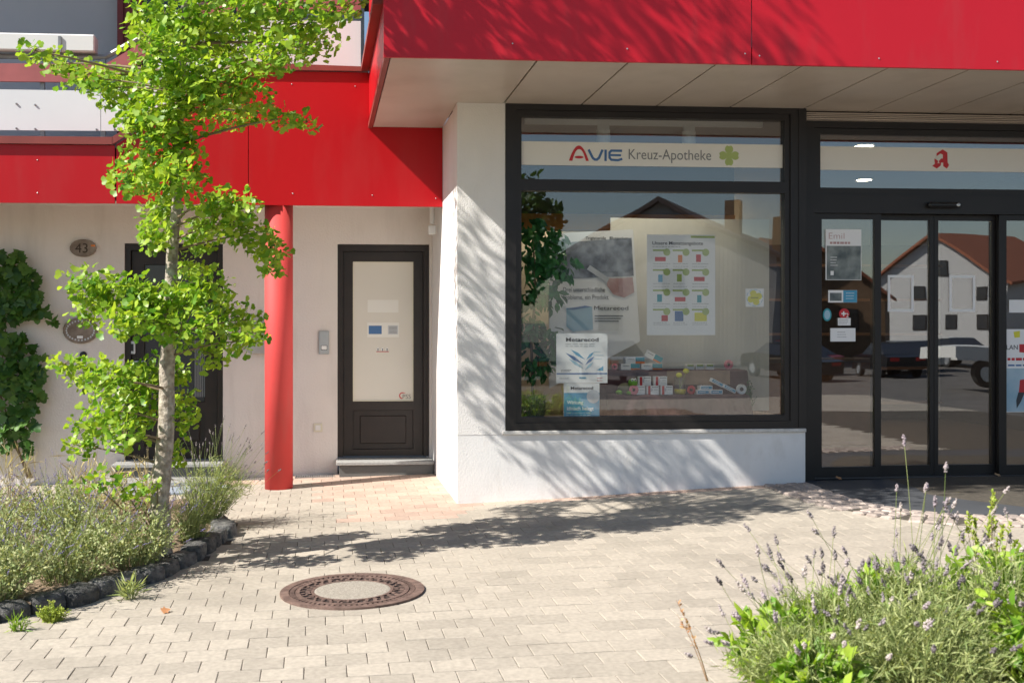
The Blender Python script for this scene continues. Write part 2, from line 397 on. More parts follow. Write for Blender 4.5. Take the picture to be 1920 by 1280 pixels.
def variants(n, L, W, m, nm):
    out = []
    for i in range(n):
        vs, fs = paver_mesh(L, W, 0, 1); me = bpy.data.meshes.new(nm); me.from_pydata(vs, [], fs)
        a = me.attributes.new('rnd', 'FLOAT', 'POINT'); a.data.foreach_set('value', [random.random()] * len(vs))
        me.materials.append(MATS[m]); out.append(me)
    return out
pv = variants(14, PL, PW, 'paver', 'paver'); pr = variants(14, PL, PW, 'paver_red', 'paver')
cells = []
y = 2.2; row = 0
while y < 11.0:
    x0 = -4.2 + (row % 2) * PL / 2 + random.uniform(-.006, .006) + (row % 5) * .003
    x = x0
    while x < 6.6:
        skip = inside((x, y), BED_L) or inside((x, y), BED_R) or (y > 9.0 and x > 1.2) or y > 10.93
        if inside((x, y), SLAB) and inside((x - .1, y + .08), SLAB): skip = True
        if not skip:
            red = (.0 + .25 * (y < 9.3) < x + .05 * math.sin(y * 9) < 1.3 and y > 8.3 and not (x > 1.12 and y < 8.6)) or (y > 8.78 and x > 1.0) or (y > 10.55 and x > -.95)
            cells.append((x, y, red))
        x += PL
    y += PW; row += 1
vis = []
for i, (x, y, r) in enumerate(cells):
    u, v = project((x, y, zg(x, y)))
    if -30 < u < 1950 and v < 1300: vis.append((x * sa + y * ca, i))
vis.sort(); near = set(i for _, i in vis[:300])
rest = {False: MB(), True: MB()}; rat = {False: [], True: []}
tv, tf = paver_mesh(PL, PW)
for i, (x, y, r) in enumerate(cells):
    e = .01; gx = (zg(x + e, y) - zg(x - e, y)) / (2 * e); gy = (zg(x, y + e) - zg(x, y - e)) / (2 * e)
    dz = random.uniform(-.0008, .0008); tx, ty = random.uniform(-.004, .004), random.uniform(-.004, .004)
    if i in near:
        o = bpy.data.objects.new('paver', random.choice(pr if r else pv)); C.objects.link(o); o.parent = pavement
        o.location = (x, y, zg(x, y) + dz); o.rotation_euler = (math.atan(gy) + tx, -math.atan(gx) + ty, random.uniform(-.004, .004))
    else:
        b = rest[r]; rnd = random.random()
        b.add([(x + p[0], y + p[1], zg(x, y) + p[2] + dz + p[0] * (gx - ty) + p[1] * (gy + tx)) for p in tv], tf); rat[r] += [rnd] * len(tv)
o = rest[False].build('paving', 'paver', pavement, attr=rat[False]); tag(o, kind='stuff')
o = rest[True].build('red_paving', 'paver_red', pavement, attr=rat[True]); tag(o, kind='stuff')

# dark entrance slab with its curved border of small cobbles
slab = MB().zprism(SLAB, lambda x, y: zg(x, y) - .05, lambda x, y: max(zg(x, y), zg(4.0, 8.6) - .004) + .008).build('entrance_slab', 'slab_dark'); tag(slab, kind='structure')
def cob_mesh():
    bm = bmesh.new(); bmesh.ops.create_cube(bm, size=1)
    for v in bm.verts: v.co = Vector((v.co.x * .092, v.co.y * .092, v.co.z * .06)) + Vector(rdir(1)[0]) * .006
    bmesh.ops.bevel(bm, geom=bm.edges[:], offset=.012, segments=1, affect='EDGES')
    me = bpy.data.meshes.new('cobble'); bm.to_mesh(me); bm.free()
    a = me.attributes.new('rnd', 'FLOAT', 'POINT'); a.data.foreach_set('value', [random.random()] * len(me.vertices)); me.materials.append(MATS['cobble_red']); return me
cm = [cob_mesh() for _ in range(10)]
border = MB().zprism([(4.0, 9.0), (4.0, 8.2), (4.3, 7.5), (5.3, 7.28), (8.5, 7.2), (8.5, 6.9), (5.2, 6.95), (4.15, 7.2), (3.72, 7.9), (3.7, 8.97)], lambda x, y: zg(x, y) - .05, lambda x, y: zg(x, y) + .003).build('cobble_border', 'joint'); tag(border, kind='structure')
path = [Vector((p[0], p[1], 0)) for p in SLAB[:9]]
for k in range(4):
    off = .055 + k * .096; acc = 0.0; step = .101
    pts = []
    for i in range(len(path) - 1):
        a, b = path[i], path[i + 1]; n = int((b - a).length / .005) + 1
        for q in range(n): pts.append(a.lerp(b, q / n))
    last = None
    for i in range(1, len(pts)):
        t = (pts[i] - pts[i - 1]).normalized(); nrm = Vector((t.y, -t.x, 0)) * 1.0
        if nrm.x > 0 and pts[i].y > 8: nrm = -nrm
        if nrm.y > .3: nrm = -nrm
        p = pts[i] + nrm * off
        if p.y > 8.9: continue
        if last is None or (p - last).length >= step:
            last = p; o = bpy.data.objects.new('cobble', random.choice(cm)); C.objects.link(o); o.parent = border
            o.location = (p.x, p.y, zg(p.x, p.y) - .014 + random.uniform(-.003, .003)); o.rotation_euler = (random.uniform(-.05, .05), random.uniform(-.05, .05), math.atan2(t.y, t.x) + random.choice((0, 1.5708, 3.1416)))

# manhole cover
mh = Vector((.19, 6.22, zg(.19, 6.22))); mt = thing('manhole_cover', 'round rusty iron manhole cover with a concrete centre in the paving', 'manhole cover', mh)
mt.rotation_euler = (0, -math.atan(.025), 0); WL[mt.name] = Vector((0, 0, 0))
def ring(r0, r1, z0, z1, n=64):
    m = MB()
    for k in range(n):
        a = 2 * math.pi * k / n; c, s_ = math.cos(a), math.sin(a)
        m.v += [Vector((r0 * c, r0 * s_, z0)), Vector((r0 * c, r0 * s_, z1)), Vector((r1 * c, r1 * s_, z1)), Vector((r1 * c, r1 * s_, z0))]
    for k in range(n):
        a, b = 4 * k, 4 * ((k + 1) % n)
        m.f += [(a, b, b + 1, a + 1), (a + 1, b + 1, b + 2, a + 2), (a + 2, b + 2, b + 3, a + 3)]
    return m
MB().lathe([(.395, -.04), (.395, .004), (0.001, .004)], 0, 0, 48).build('bed_plate', 'iron_gap', mt)
ring(.352, .40, -.03, .012).build('outer_frame', 'iron', mt); ring(.292, .315, -.03, .011).build('inner_frame', 'iron', mt); ring(.212, .228, -.03, .011).build('lid_rim', 'iron', mt)
studs = MB()
for k in range(72):
    a = 2 * math.pi * k / 72; c, s_ = math.cos(a), math.sin(a)
    bm = bmesh.new(); bmesh.ops.create_cube(bm, size=1)
    for v in bm.verts: p = Vector((.334 + v.co.x * .026, v.co.y * .016, .006 + v.co.z * .010)); v.co = Vector((p.x * c - p.y * s_, p.x * s_ + p.y * c, p.z))
    studs.bm(bm)
tag(studs.build('stud_ring', 'iron', mt), kind='stuff')
tr = MB()
for k in range(60):
    a = 2 * math.pi * (k + random.uniform(-.3, .3)) / 60; r = .26 + (.018 if k % 2 else -.016); c, s_ = math.cos(a), math.sin(a)
    bm = bmesh.new(); bmesh.ops.create_cube(bm, size=1); q = random.uniform(-.6, .6)
    for v in bm.verts:
        lx, ly = v.co.x * .03, v.co.y * .013; lx, ly = lx * math.cos(q) - ly * math.sin(q), lx * math.sin(q) + ly * math.cos(q)
        p = Vector((r + lx, ly, .006 + v.co.z * .010)); v.co = Vector((p.x * c - p.y * s_, p.x * s_ + p.y * c, p.z))
    tr.bm(bm)
tag(tr.build('tread_pattern', 'iron', mt), kind='stuff')
MB().lathe([(.212, -.02), (.212, .009), (.2, .0115), (.001, .0125)], 0, 0, 40).build('concrete_fill', 'concrete_lid', mt)

# planting beds: soil and edging stones
def shrink(poly, s_):
    cx = sum(p[0] for p in poly) / len(poly); cy = sum(p[1] for p in poly) / len(poly)
    return [(cx + (p[0] - cx) * s_, cy + (p[1] - cy) * s_) for p in poly]
def soil_mesh(poly, h):
    m = MB(); x0, x1 = min(p[0] for p in poly), max(p[0] for p in poly); y0, y1 = min(p[1] for p in poly), max(p[1] for p in poly)
    st = .09; nx = int((x1 - x0) / st) + 2; ny = int((y1 - y0) / st) + 2; idx = {}
    for j in range(ny):
        for i in range(nx):
            x, y = x0 + i * st, y0 + j * st
            if inside((x, y), poly): idx[(i, j)] = len(m.v); m.v.append(Vector((x, y, zg(x, y) + h + random.uniform(-.016, .016))))
    for (i, j) in idx:
        q = [(i, j), (i + 1, j), (i + 1, j + 1), (i, j + 1)]
        if all(k in idx for k in q): m.f.append(tuple(idx[k] for k in q))
    return m
o = soil_mesh(BED_L, .06).build('planting_bed_soil', 'soil'); tag(o, kind='structure')
o = soil_mesh(BED_R, .06).build('planting_bed_soil', 'soil'); tag(o, kind='structure')
def stone_mesh():
    bm = bmesh.new(); bmesh.ops.create_cube(bm, size=1); bmesh.ops.subdivide_edges(bm, edges=bm.edges[:], cuts=3, use_grid_fill=True)
    ph = random.uniform(0, 9)
    for v in bm.verts:
        c = v.co; r = (abs(c.x * 2) ** 6 + abs(c.y * 2) ** 6 + abs(c.z * 2) ** 6) ** (1 / 6); c = c / max(r, .01) * 1.02
        n = .05 * math.sin(7 * c.x + ph) * math.cos(8 * c.y + 2 * ph) + random.uniform(-.04, .04)
        v.co = c * (1 + n)
    me = bpy.data.meshes.new('stone'); bm.to_mesh(me); bm.free(); me.polygons.foreach_set('use_smooth', [True] * len(me.polygons))
    a = me.attributes.new('rnd', 'FLOAT', 'POINT'); a.data.foreach_set('value', [random.random()] * len(me.vertices)); me.materials.append(MATS['basalt']); return me
sms = [stone_mesh() for _ in range(6)]
def edging(pts, label):
    t = thing('bed_edging', label, 'edging', (pts[0][0], pts[0][1], 0))
    P = [Vector((p[0], p[1], 0)) for p in pts]; pos = 0.0; segs = [(P[i + 1] - P[i]).length for i in range(len(P) - 1)]; total = sum(segs)
    while pos < total - .05:
        L = random.uniform(.15, .23); mid = pos + L / 2; k = 0; q = mid
        while k < len(segs) - 1 and q > segs[k]: q -= segs[k]; k += 1
        p = P[k].lerp(P[k + 1], min(1, q / segs[k])); d = (P[k + 1] - P[k]).normalized()
        inn = Vector((-d.y, d.x, 0)) * .065
        o = bpy.data.objects.new('stone', random.choice(sms)); C.objects.link(o); o.parent = t
        h = random.uniform(.11, .155); o.location = Vector((p.x, p.y, zg(p.x, p.y) + .082 - h / 2 + random.uniform(-.01, .012))) + inn - Vector((pts[0][0], pts[0][1], 0))
        o.scale = (L * .97, random.uniform(.13, .17), h); o.rotation_euler = (random.uniform(-.07, .07), random.uniform(-.06, .06), math.atan2(d.y, d.x) + random.uniform(-.1, .1))
        pos += L
    return t
edging([(-2.6, 5.35), (-2.0, 5.62), (-1.62, 5.91), (-1.28, 6.19), (-.93, 6.70), (-.735, 7.26), (-.60, 8.04), (-.66, 8.36)], 'curved row of dark basalt edging stones around the tree bed')
#SECTION3
# ------------------------------------------------------------------ residential part of the building (left)
YL = 11.0; YB = 10.05
hb = thing('apartment_building', 'white plastered apartment house with red fascia, round red pillar and balcony above', 'building', (-1, YL, 0))
w = MB()
w.box(-6, -1.86, YL, YL + .3, -.3, 2.9); w.box(-1.86, -.92, YL, YL + .3, 2.241, 2.9); w.box(-.92, .19, YL, YL + .3, -.3, 2.9); w.box(.19, 1.095, YL, YL + .3, 2.245, 2.9); w.box(1.095, 1.16, YL, YL + .3, -.3, 2.9)
w.build('wall', 'plaster_left', hb)
box('ceiling', 'plaster_left', hb, -6, 1.11, YB + .04, YL, 2.60, 2.66)
pil = MB().lathe([(.127, -.1), (.127, 2.6)], -.353, 10.205, 40).build('pillar', 'red_pillar', hb, smooth=True)
pil.data.polygons[-1].use_smooth = False
def panel(name, m, poly, y0, y1, parent): return MB().prism(poly, y0, y1).build(name, m, parent)
fl = panel('fascia_panel', 'red_panel', [(-4.2, 2.520), (-1.782, 2.526), (-1.782, 3.035), (-4.2, 3.03)], YB, YB + .03, hb)
panel('fascia_panel', 'red_panel', [(-1.768, 2.526), (-.62, 2.524), (-.62, 3.715), (-.72, 3.715), (-1.768, 3.045)], YB, YB + .03, hb)
panel('fascia_panel', 'red_panel', [(-.614, 2.524), (1.119, 2.521), (1.119, 3.72), (-.614, 3.715)], YB, YB + .03, hb)
box('fascia_backing', 'gap', hb, -4.2, 1.11, YB + .034, YB + .12, 2.56, 3.02)
box('floor_slab', 'grey_wall', hb, -6, .40, YB + .13, 12.0, 2.75, 3.02)
box('landing', 'grey_wall', hb, -.75, .40, YB + .13, 12.0, 3.03, 3.70)
sc_ = MB()
for (u, v) in [(70, 300), (70, 362), (547, 158), (666, 162), (549, 363), (698, 366), (817, 372), (212, 268)]:
    p = at(u, v, YB); MB().ball((p.x, YB, p.z), .006, n=6).build('rivet', 'silver', hb)
# metal coping on the parapet, rising to the landing
cp = MB()
cp.prism([(-4.2, 3.03), (-1.80, 3.04), (-1.80, 3.105), (-4.2, 3.095)], YB - .035, YB + .16)
cp.prism([(-1.80, 3.04), (-.74, 3.72), (-.74, 3.785), (-1.80, 3.105)], YB - .033, YB + .16)
cp.prism([(-.74, 3.72), (.395, 3.725), (.395, 3.765), (-.74, 3.785)], YB - .035, YB + .16)
cp.build('coping', 'coping', hb)
MB().box(.385, .455, 7.9, YB + .16, 3.73, 3.78).build('coping', 'coping', hb)
# balcony railing
by = 10.26
rl = thing('balcony_railing', 'balcony railing with white panels, dull red boards and grey metal handrail', 'railing', (-2, by, 3.1))
panel('infill_panel', 'white_panel', [(-4.2, 3.18), (-1.945, 3.197), (-1.945, 3.555), (-4.2, 3.55)], by, by + .012, rl)
panel('infill_panel', 'white_panel', [(-1.94, 3.197), (-1.74, 3.20), (-.74, 3.80), (-.74, 4.19), (-1.94, 3.557)], by, by + .012, rl)
panel('infill_panel', 'white_panel', [(-.735, 3.79), (.39, 3.80), (.39, 4.235), (-.735, 4.22)], by, by + .012, rl)
panel('rail_board', 'red_rail', [(-4.2, 3.61), (-1.90, 3.628), (-1.90, 3.79), (-4.2, 3.768)], by - .02, by + .01, rl)
panel('rail_board', 'red_rail', [(-1.90, 3.628), (-.74, 4.34), (-.74, 4.52), (-1.90, 3.79)], by - .022, by + .01, rl)
panel('rail_board', 'red_rail', [(-.735, 4.295), (.39, 4.31), (.39, 4.50), (-.735, 4.48)], by - .02, by + .01, rl)
MB().tube([(-4.2, by + .03, 3.838), (-1.905, by + .03, 3.865), (-.74, by + .03, 4.57), (.39, by + .03, 4.58)], .026, 8).build('handrail', 'galv', rl)
for (x, z0, z1) in [(-3.45, 3.08, 3.83), (-2.46, 3.08, 3.85), (-1.925, 3.08, 3.86), (-.9, 3.6, 4.45), (.2, 3.75, 4.58)]:
    box('post', 'galv', rl, x - .02, x + .02, by + .016, by + .05, z0, z1)
for u, v in [(31, 195), (66, 197), (181, 198), (31, 241), (66, 242), (181, 243), (215, 243), (45, 126), (45, 148)]:
    p = at(u, v, by); MB().box(p.x - .008, p.x + .008, by - .012, by - .001, p.z - .008, p.z + .008, .003).build('screw', 'galv', rl)
# awning cassette, upstairs wall, post and window
ac = thing('awning_cassette', 'long cream white awning cassette box on the balcony handrail', 'awning box', (-2.8, by, 3.9))
MB().box(-4.2, -1.985, by - .06, by + .12, 3.89, 4.045, .012).build('housing', 'white_plastic', ac)
box('bracket', 'galv', ac, -2.30, -2.275, by - .075, by - .061, 3.88, 4.02)
box('upper_wall', 'grey_wall', hb, -8, .486, 11.8, 12.05, 3.02, 6.4)
box('added_overhang', 'plaster_smooth', hb, -8, .44, 9.7, 12.05, 6.42, 6.6)  # overhang out of view, added to keep the upstairs wall in shade
wd = box('balcony_door_frame', 'wood_red', hb, -2.03, -1.80, 11.70, 11.795, 3.03, 6.4)
box('door_frame_board', 'wood_red', wd, -2.045, -1.985, 11.67, 11.698, 3.03, 6.4)
box('balcony_door_pane', 'house_glass', hb, -1.79, -.3, 11.73, 11.79, 3.3, 6.2)

# left house door
def house_door(x0, x1, z0, z1, label):
    t = MB().box(x0 + .002, x1 - .002, YL + .10, YL + .16, z0, z1 - .002).build('door', 'wood_dark', hb); t['label'] = label
    fr = MB(); fw = .055
    fr.box(x0 + .001, x0 + fw, YL + .03, YL + .099, z0, z1 - .001); fr.box(x1 - fw, x1 - .001, YL + .03, YL + .099, z0, z1 - .001); fr.box(x0 + fw, x1 - fw, YL + .03, YL + .099, z1 - .065, z1 - .001)
    fr.build('door_frame', 'wood_dark', t); return t
d1 = house_door(-1.86, -.92, .15, 2.239, 'dark brown door with a tall glass panel behind the tree')
st = MB(); a, b = -1.80, -.98
st.box(a, a + .12, YL + .07, YL + .0985, .15, 2.17); st.box(b - .12, b, YL + .07, YL + .0985, .15, 2.17)
st.box(a + .12, b - .12, YL + .07, YL + .0985, 2.04, 2.17); st.box(a + .12, b - .12, YL + .07, YL + .0985, .15, .27); st.box(a + .12, b - .12, YL + .07, YL + .0985, .60, .70)
st.build('stile', 'wood_dark', d1)
box('pane', 'house_glass', d1, a + .125, b - .125, YL + .088, YL + .098, .705, 2.035)
MB().box(a + .17, b - .17, YL + .08, YL + .098, .32, .55, .01).build('bottom_panel', 'wood_dark', d1)
cur = MB()
for k in range(7):
    x = -1.20 + k * .018; cur.box(x, x + .01, YL + .085, YL + .087, .75, 1.30)
cur.build('curtain', 'ink_grey', d1)
lk = MB().box(-1.825, -1.765, YL + .045, YL + .069, 1.17, 1.30, .006).build('lock_plate', 'silver', d1)
MB().box(-1.81, -1.78, YL + .038, YL + .044, 1.20, 1.27, .003).build('lock_face', 'black', lk)
MB().tube([(-1.77, YL + .05, 1.10), (-1.77, YL + .0, 1.10), (-1.66, YL + .0, 1.10)], .009, 8).build('handle', 'silver', d1)
# right house door with the cream glazed panel
d2 = house_door(.191, 1.094, .157, 2.243, 'dark brown door with a cream glazed panel carrying notices')
a, b = .25, 1.035; px0, px1 = .343, .941
st = MB(); y0, y1 = YL + .065, YL + .0985
st.box(a, px0, y0, y1, .16, 2.175); st.box(px1, b, y0, y1, .16, 2.175); st.box(px0, px1, y0, y1, 2.076, 2.175); st.box(px0, px1, y0, y1, .61, .70); st.box(px0, px1, y0, y1, .16, .225)
st.build('stile', 'wood_dark', d2)
bead = MB()
for (q0, q1, r0, r1) in [(px0, px0 + .006, .70, 2.076), (px1 - .006, px1, .70, 2.076), (px0 + .006, px1 - .006, .70, .706), (px0 + .006, px1 - .006, 2.07, 2.076)]: bead.box(q0, q1, y0 - .004, y0 + .02, r0, r1)
bead.build('glazing_bead', 'ivory', d2)
pn = box('pane', 'cream_pane', d2, px0 + .002, px1 - .002, YL + .080, YL + .097, .702, 2.074)
bp_ = MB(); bp_.box(px0 + .004, px1 - .004, YL + .088, YL + .0975, .228, .606); bp_.box(px0 + .07, px1 - .07, YL + .074, YL + .087, .28, .555, .012); bp_.build('bottom_panel', 'wood_dark', d2)
yy = YL + .0785
box('notice', 'band_film', pn, .489, .794, yy, yy + .001, 1.575, 1.70)
box('notice', 'band_film', pn, .485, .80, yy, yy + .001, 1.33, 1.475)
nb = box('notice', 'ink_blue', pn, .50, .628, yy - .0012, yy, 1.362, 1.445); box('notice', 'paper_grey', pn, .690, .79, yy - .0012, yy, 1.36, 1.447)
ln = MB()
for k in range(6): ln.box(.70, .78, yy - .0020, yy - .0013, 1.368 + k * .013, 1.373 + k * .013)
ln.build('print_line', 'ink_grey', pn)
for k in range(3):
    x = .59 + k * .045; MB().ball((x, yy - .002, 1.212), .017, .0015, .017, 10).build('sticker', 'paper', pn)
    MB().prism([(x - .008, 1.222), (x + .012, 1.215), (x + .002, 1.205), (x + .010, 1.196), (x - .006, 1.196), (x - .001, 1.208)], yy - .005, yy - .0038).build('sticker_mark', 'ink', pn)
box('sticker_line', 'ink_red', pn, .575, .70, yy - .002, yy - .001, 1.185, 1.191)
text_mb('PSS', .062, .832, yy - .001, .722, thin=-.0008).build('lettering', 'ink', pn)
arc = MB(); c0 = (.835, .752)
for k in range(14):
    q0, q1 = R(70 + k * 14), R(70 + (k + 1) * 14); r0, r1 = .024, .034
    arc.add([(c0[0] + r * math.cos(q), yy - .001, c0[1] + r * math.sin(q)) for q, r in ((q0, r0), (q0, r1), (q1, r1), (q1, r0))], [(0, 1, 2, 3)])
arc.box(.838, .862, yy - .0012, yy - .0004, .776, .781); arc.build('emblem', 'ink_red', pn)
# steps
def step(name, x0, x1, label, lower):
    t = thing(name, label, 'doorstep', ((x0 + x1) / 2, 10.85, 0))
    MB().box(x0, x1, 10.72, YL + .03, .112, .145, .004).build('tread', 'granite', t)
    box('riser', 'granite_dark', t, x0 + .03, x1 - .005, 10.75, YL - .005, -.08, .1115)
    if lower: MB().box(x0 + .04, x1 - .02, 10.42, 10.745, -.1, .018, .004).build('lower_tread', 'granite', t)
    return t
step('granite_step', -1.93, -.90, 'grey granite step at the dark door behind the tree', True)
step('granite_step', .175, 1.115, 'grey granite step at the door with cream glazing', False)
dm = MB().zprism([(-1.75, 10.02), (-.84, 10.02), (-.80, 10.40), (-1.70, 10.40)], lambda x, y: zg(x, y) + .002, lambda x, y: zg(x, y) + .018).build('door_mat', 'mat_blue'); tag(dm, 'flat bluish grey door mat below the step behind the tree', 'mat')
# drain channel
for i, (x0, x1, lb) in enumerate([(-.80, -.49, 'galvanised drain grating at the wall left of the red pillar'), (-.22, .165, 'galvanised drain grating at the wall right of the red pillar')]):
    dz = zg((x0 + x1) / 2, 10.85); t = thing('drain_grating', lb, 'drain', ((x0 + x1) / 2, 10.85, dz), 'drain gratings along the wall')
    f = MB(); f.box(x0, x1, 10.78, 10.792, dz - .02, dz + .008); f.box(x0, x1, 10.90, 10.912, dz - .02, dz + .008); f.build('frame', 'galv', t)
    box('channel', 'gap', t, x0, x1, 10.793, 10.899, dz - .03, dz - .004)
    bars = MB(); n = int((x1 - x0) / .022)
    for k in range(n): bars.box(x0 + k * .022, x0 + k * .022 + .008, 10.793, 10.899, dz - .003, dz + .007)
    bars.box(x0, x1, 10.84, 10.85, dz - .002, dz + .0062); bars.build('bars', 'galv', t)
# things on the wall
def oval(cx, cz, rx, rz, name, label, cat):
    t = thing(name, label, cat, (cx, YL, cz)); m = MB(); n = 36; base = []
    for (s_, y) in ((1, YL), (1, YL - .018), (.94, YL - .026)):
        for k in range(n): m.v.append(Vector((cx + rx * s_ * math.cos(2 * math.pi * k / n) * (1 + .02 * math.sin(3 * k)), y, cz + rz * s_ * math.sin(2 * math.pi * k / n))))
    for r in range(2):
        for k in range(n): m.f.append((r * n + k, r * n + (k + 1) % n, (r + 1) * n + (k + 1) % n, (r + 1) * n + k))
    m.f.append(tuple(2 * n + k for k in range(n))); m.build('plate', 'plaque', t); return t
t = oval(-2.245, 2.19, .125, .085, 'house_number_plaque', 'oval brown stone plaque with the number 43', 'plaque')
text_mb('43', .13, -2.32, YL - .027, 2.145, ext=.001).build('lettering', 'engraved', t)
MB().box(-2.17, -2.13, YL - .031, YL - .0265, 2.205, 2.222, .002).build('inlay', 'ink_orange', t)
t = oval(-2.27, 1.40, .165, .125, 'name_plaque', 'larger oval mosaic plaque half hidden by the tree leaves', 'plaque')
box('name_card', 'paper', t, -2.30, -2.245, YL - .030, YL - .0262, 1.325, 1.35)
mo = MB()
for k in range(26):
    q = 2 * math.pi * k / 26; mo.ball((-2.27 + .13 * math.cos(q), YL - .026, 1.40 + .092 * math.sin(q)), .010, .003, .010, 6)
mo.build('mosaic', 'paper_grey', t)
t = thing('door_bell', 'small round black bell button below the oval mosaic plaque', 'bell', (-2.245, YL, 1.16)); MB().ball((-2.245, YL - .008, 1.165), .035, .012, .035, 14).build('button', 'black', t)
t = thing('wall_sign', 'small blue sign on the wall beside the vine', 'sign', (-2.68, YL, 1.03)); box('plate', 'ink_blue', t, -2.70, -2.655, YL - .012, YL - .001, 1.02, 1.08)
t = thing('mailbox', 'grey metal mailbox on the wall behind the red pillar', 'mailbox', (-.6, YL, 1.3))
MB().box(-.67, -.42, YL - .10, YL - .002, 1.178, 1.44, .006).build('housing', 'silver', t); MB().box(-.68, -.41, YL - .115, YL - .002, 1.445, 1.484, .008).build('lid', 'silver', t)
t = thing('intercom', 'silver intercom panel on the wall beside the cream glazed door', 'intercom', (.058, YL, 1.28))
MB().box(.008, .108, YL - .022, YL - .001, 1.165, 1.395, .006).build('housing', 'silver', t)
MB().box(.018, .098, YL - .0255, YL - .0225, 1.29, 1.385, .004).build('speaker_field', 'silver', t)
kb = MB().box(.018, .098, YL - .0255, YL - .0225, 1.178, 1.278, .004).build('button_field', 'silver', t)
MB().box(.033, .085, YL - .030, YL - .026, 1.213, 1.25, .003).build('name_button', 'paper', kb); box('button_slot', 'dark_grey', kb, .028, .09, YL - .0262, YL - .0257, 1.208, 1.255)
t = thing('light_switch', 'cream push switch low on the wall beside the cream glazed door', 'switch', (0, YL, .45))
MB().box(-.043, .042, YL - .010, YL - .001, .408, .492, .003).build('cover', 'ivory', t); MB().box(-.026, .025, YL - .015, YL - .0105, .425, .475, .003).build('rocker', 'white_plastic', t)
t = thing('wall_lamp', 'small white lamp under the red beam beside the shop side wall', 'lamp', (1.08, 10.4, 2.5))
MB().tube([(1.066, 10.45, 2.6), (1.066, 10.45, 2.40)], .024, 12).build('stem', 'white_plastic', t); MB().box(1.03, 1.10, 10.41, 10.49, 2.30, 2.385, .008).build('head', 'white_plastic', t); MB().box(.93, 1.04, 10.2, 10.5, 2.566, 2.598, .005).build('ceiling_plate', 'white_plastic', t)
#SECTION4
# ------------------------------------------------------------------ shop
YS = 8.98; XC = 1.12; YD = 9.10; FZ = .178
def zs(y): return 3.282 - .02 * (y - 7.55)
sb = thing('shop_building', 'white plastered corner shop with a deep red canopy, display window and glass doors', 'building', (1.12, 8.98, 0))
box('wall', 'plaster', sb, XC, 1.512, YS, 9.30, .572, 3.27)
MB().box(XC, 4.03, YS + .002, 9.28, -.2, .571).build('base_wall', 'plaster_smooth', sb)
box('side_wall', 'plaster_smooth', sb, XC + .0015, 1.42, 9.301, 11.4, -.2, 3.24)
sl_ = MB().box(1.488, 4.032, 8.962, 9.02, .573, .603, .004).build('window_sill', 'sill_stone', sb)
# soffit panels
xb = [.487, 1.50, 2.14, 2.765, 3.385, 4.018, 4.62, 5.25, 5.88, 6.5, 7.2, 8.4]
for i in range(len(xb) - 1):
    a, b = xb[i] + .007, xb[i + 1] - .007
    def pslab(m, x0, x1, y0, y1):
        m.add([(x0, y0, zs(y0)), (x1, y0, zs(y0)), (x1, y1, zs(y1)), (x0, y1, zs(y1)), (x0, y0, zs(y0) + .02), (x1, y0, zs(y0) + .02), (x1, y1, zs(y1) + .02), (x0, y1, zs(y1) + .02)],
              [(0, 3, 2, 1), (4, 5, 6, 7), (0, 1, 5, 4), (1, 2, 6, 5), (2, 3, 7, 6), (3, 0, 4, 7)])
    m = MB()
    if i == 0: pslab(m, a, XC - .003, 7.578, 10.046); pslab(m, XC - .003, b, 7.578, YS - .003)
    else: pslab(m, a, b, 7.578, YS - .003 if i < 5 else 9.075)
    m.build('soffit_panel', 'soffit', sb)
box('soffit_backing', 'gap', sb, .49, 8.4, 7.59, 10.04, 3.322, 3.40)
box('lintel', 'gap', sb, 1.43, 8.4, 9.0, 9.3, 3.262, 3.321)
tr_ = MB(); tr_.add([(.448, 7.56, zs(7.56) - .012), (.484, 7.56, zs(7.56) - .012), (.484, 10.046, zs(10.05) - .012), (.448, 10.046, zs(10.05) - .012),
                     (.448, 7.56, zs(7.56) + .03), (.484, 7.56, zs(7.56) + .03), (.484, 10.046, zs(10.05) + .03), (.448, 10.046, zs(10.05) + .03)],
                    [(0, 3, 2, 1), (4, 5, 6, 7), (0, 1, 5, 4), (1, 2, 6, 5), (2, 3, 7, 6), (3, 0, 4, 7)]); tr_.build('edge_trim', 'coping', sb)
# red canopy fascia
for (a, b) in [(.44, 2.99), (2.998, 5.58), (5.588, 8.4)]:
    box('fascia_panel', 'red_fascia', sb, a, b, 7.53, 7.558, 3.270, 4.9)
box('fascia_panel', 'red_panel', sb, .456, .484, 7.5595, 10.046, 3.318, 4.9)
box('canopy_roof', 'gap', sb, .49, 8.4, 7.72, 12, 4.80, 4.88)
rv = MB()
for (u, v) in [(961, 82), (1176, 92), (1397, 101), (1424, 105), (1648, 110), (1870, 116)]:
    p = at(u, v, 7.53); MB().ball((p.x, 7.53, p.z), .006, n=6).build('rivet', 'silver', sb)

# display window
wn_ = MB(); fy0, fy1 = 8.972, 9.07
wn_.box(1.515, 1.60, fy0, fy1, .605, 3.262); wn_.box(3.90, 4.036, fy0, fy1, .605, 3.262); wn_.box(1.60, 3.90, fy0, fy1, 3.205, 3.262); wn_.box(1.60, 3.90, fy0, fy1, .605, .665)
win = wn_.build('display_window', 'bronze', sb)
i2 = MB(); gy0, gy1 = 8.985, 9.06
i2.box(1.601, 1.646, gy0, gy1, .666, 3.204); i2.box(3.856, 3.899, gy0, gy1, .666, 3.204); i2.box(1.646, 3.856, gy0, gy1, 3.155, 3.204); i2.box(1.646, 3.856, gy0, gy1, 2.552, 2.645); i2.box(1.646, 3.856, gy0, gy1, .666, .713)
i2.build('window_frame', 'bronze', win)
box('pane', 'glass', win, 1.647, 3.855, 9.030, 9.038, .714, 2.551); box('pane', 'glass', win, 1.647, 3.855, 9.030, 9.038, 2.646, 3.154)
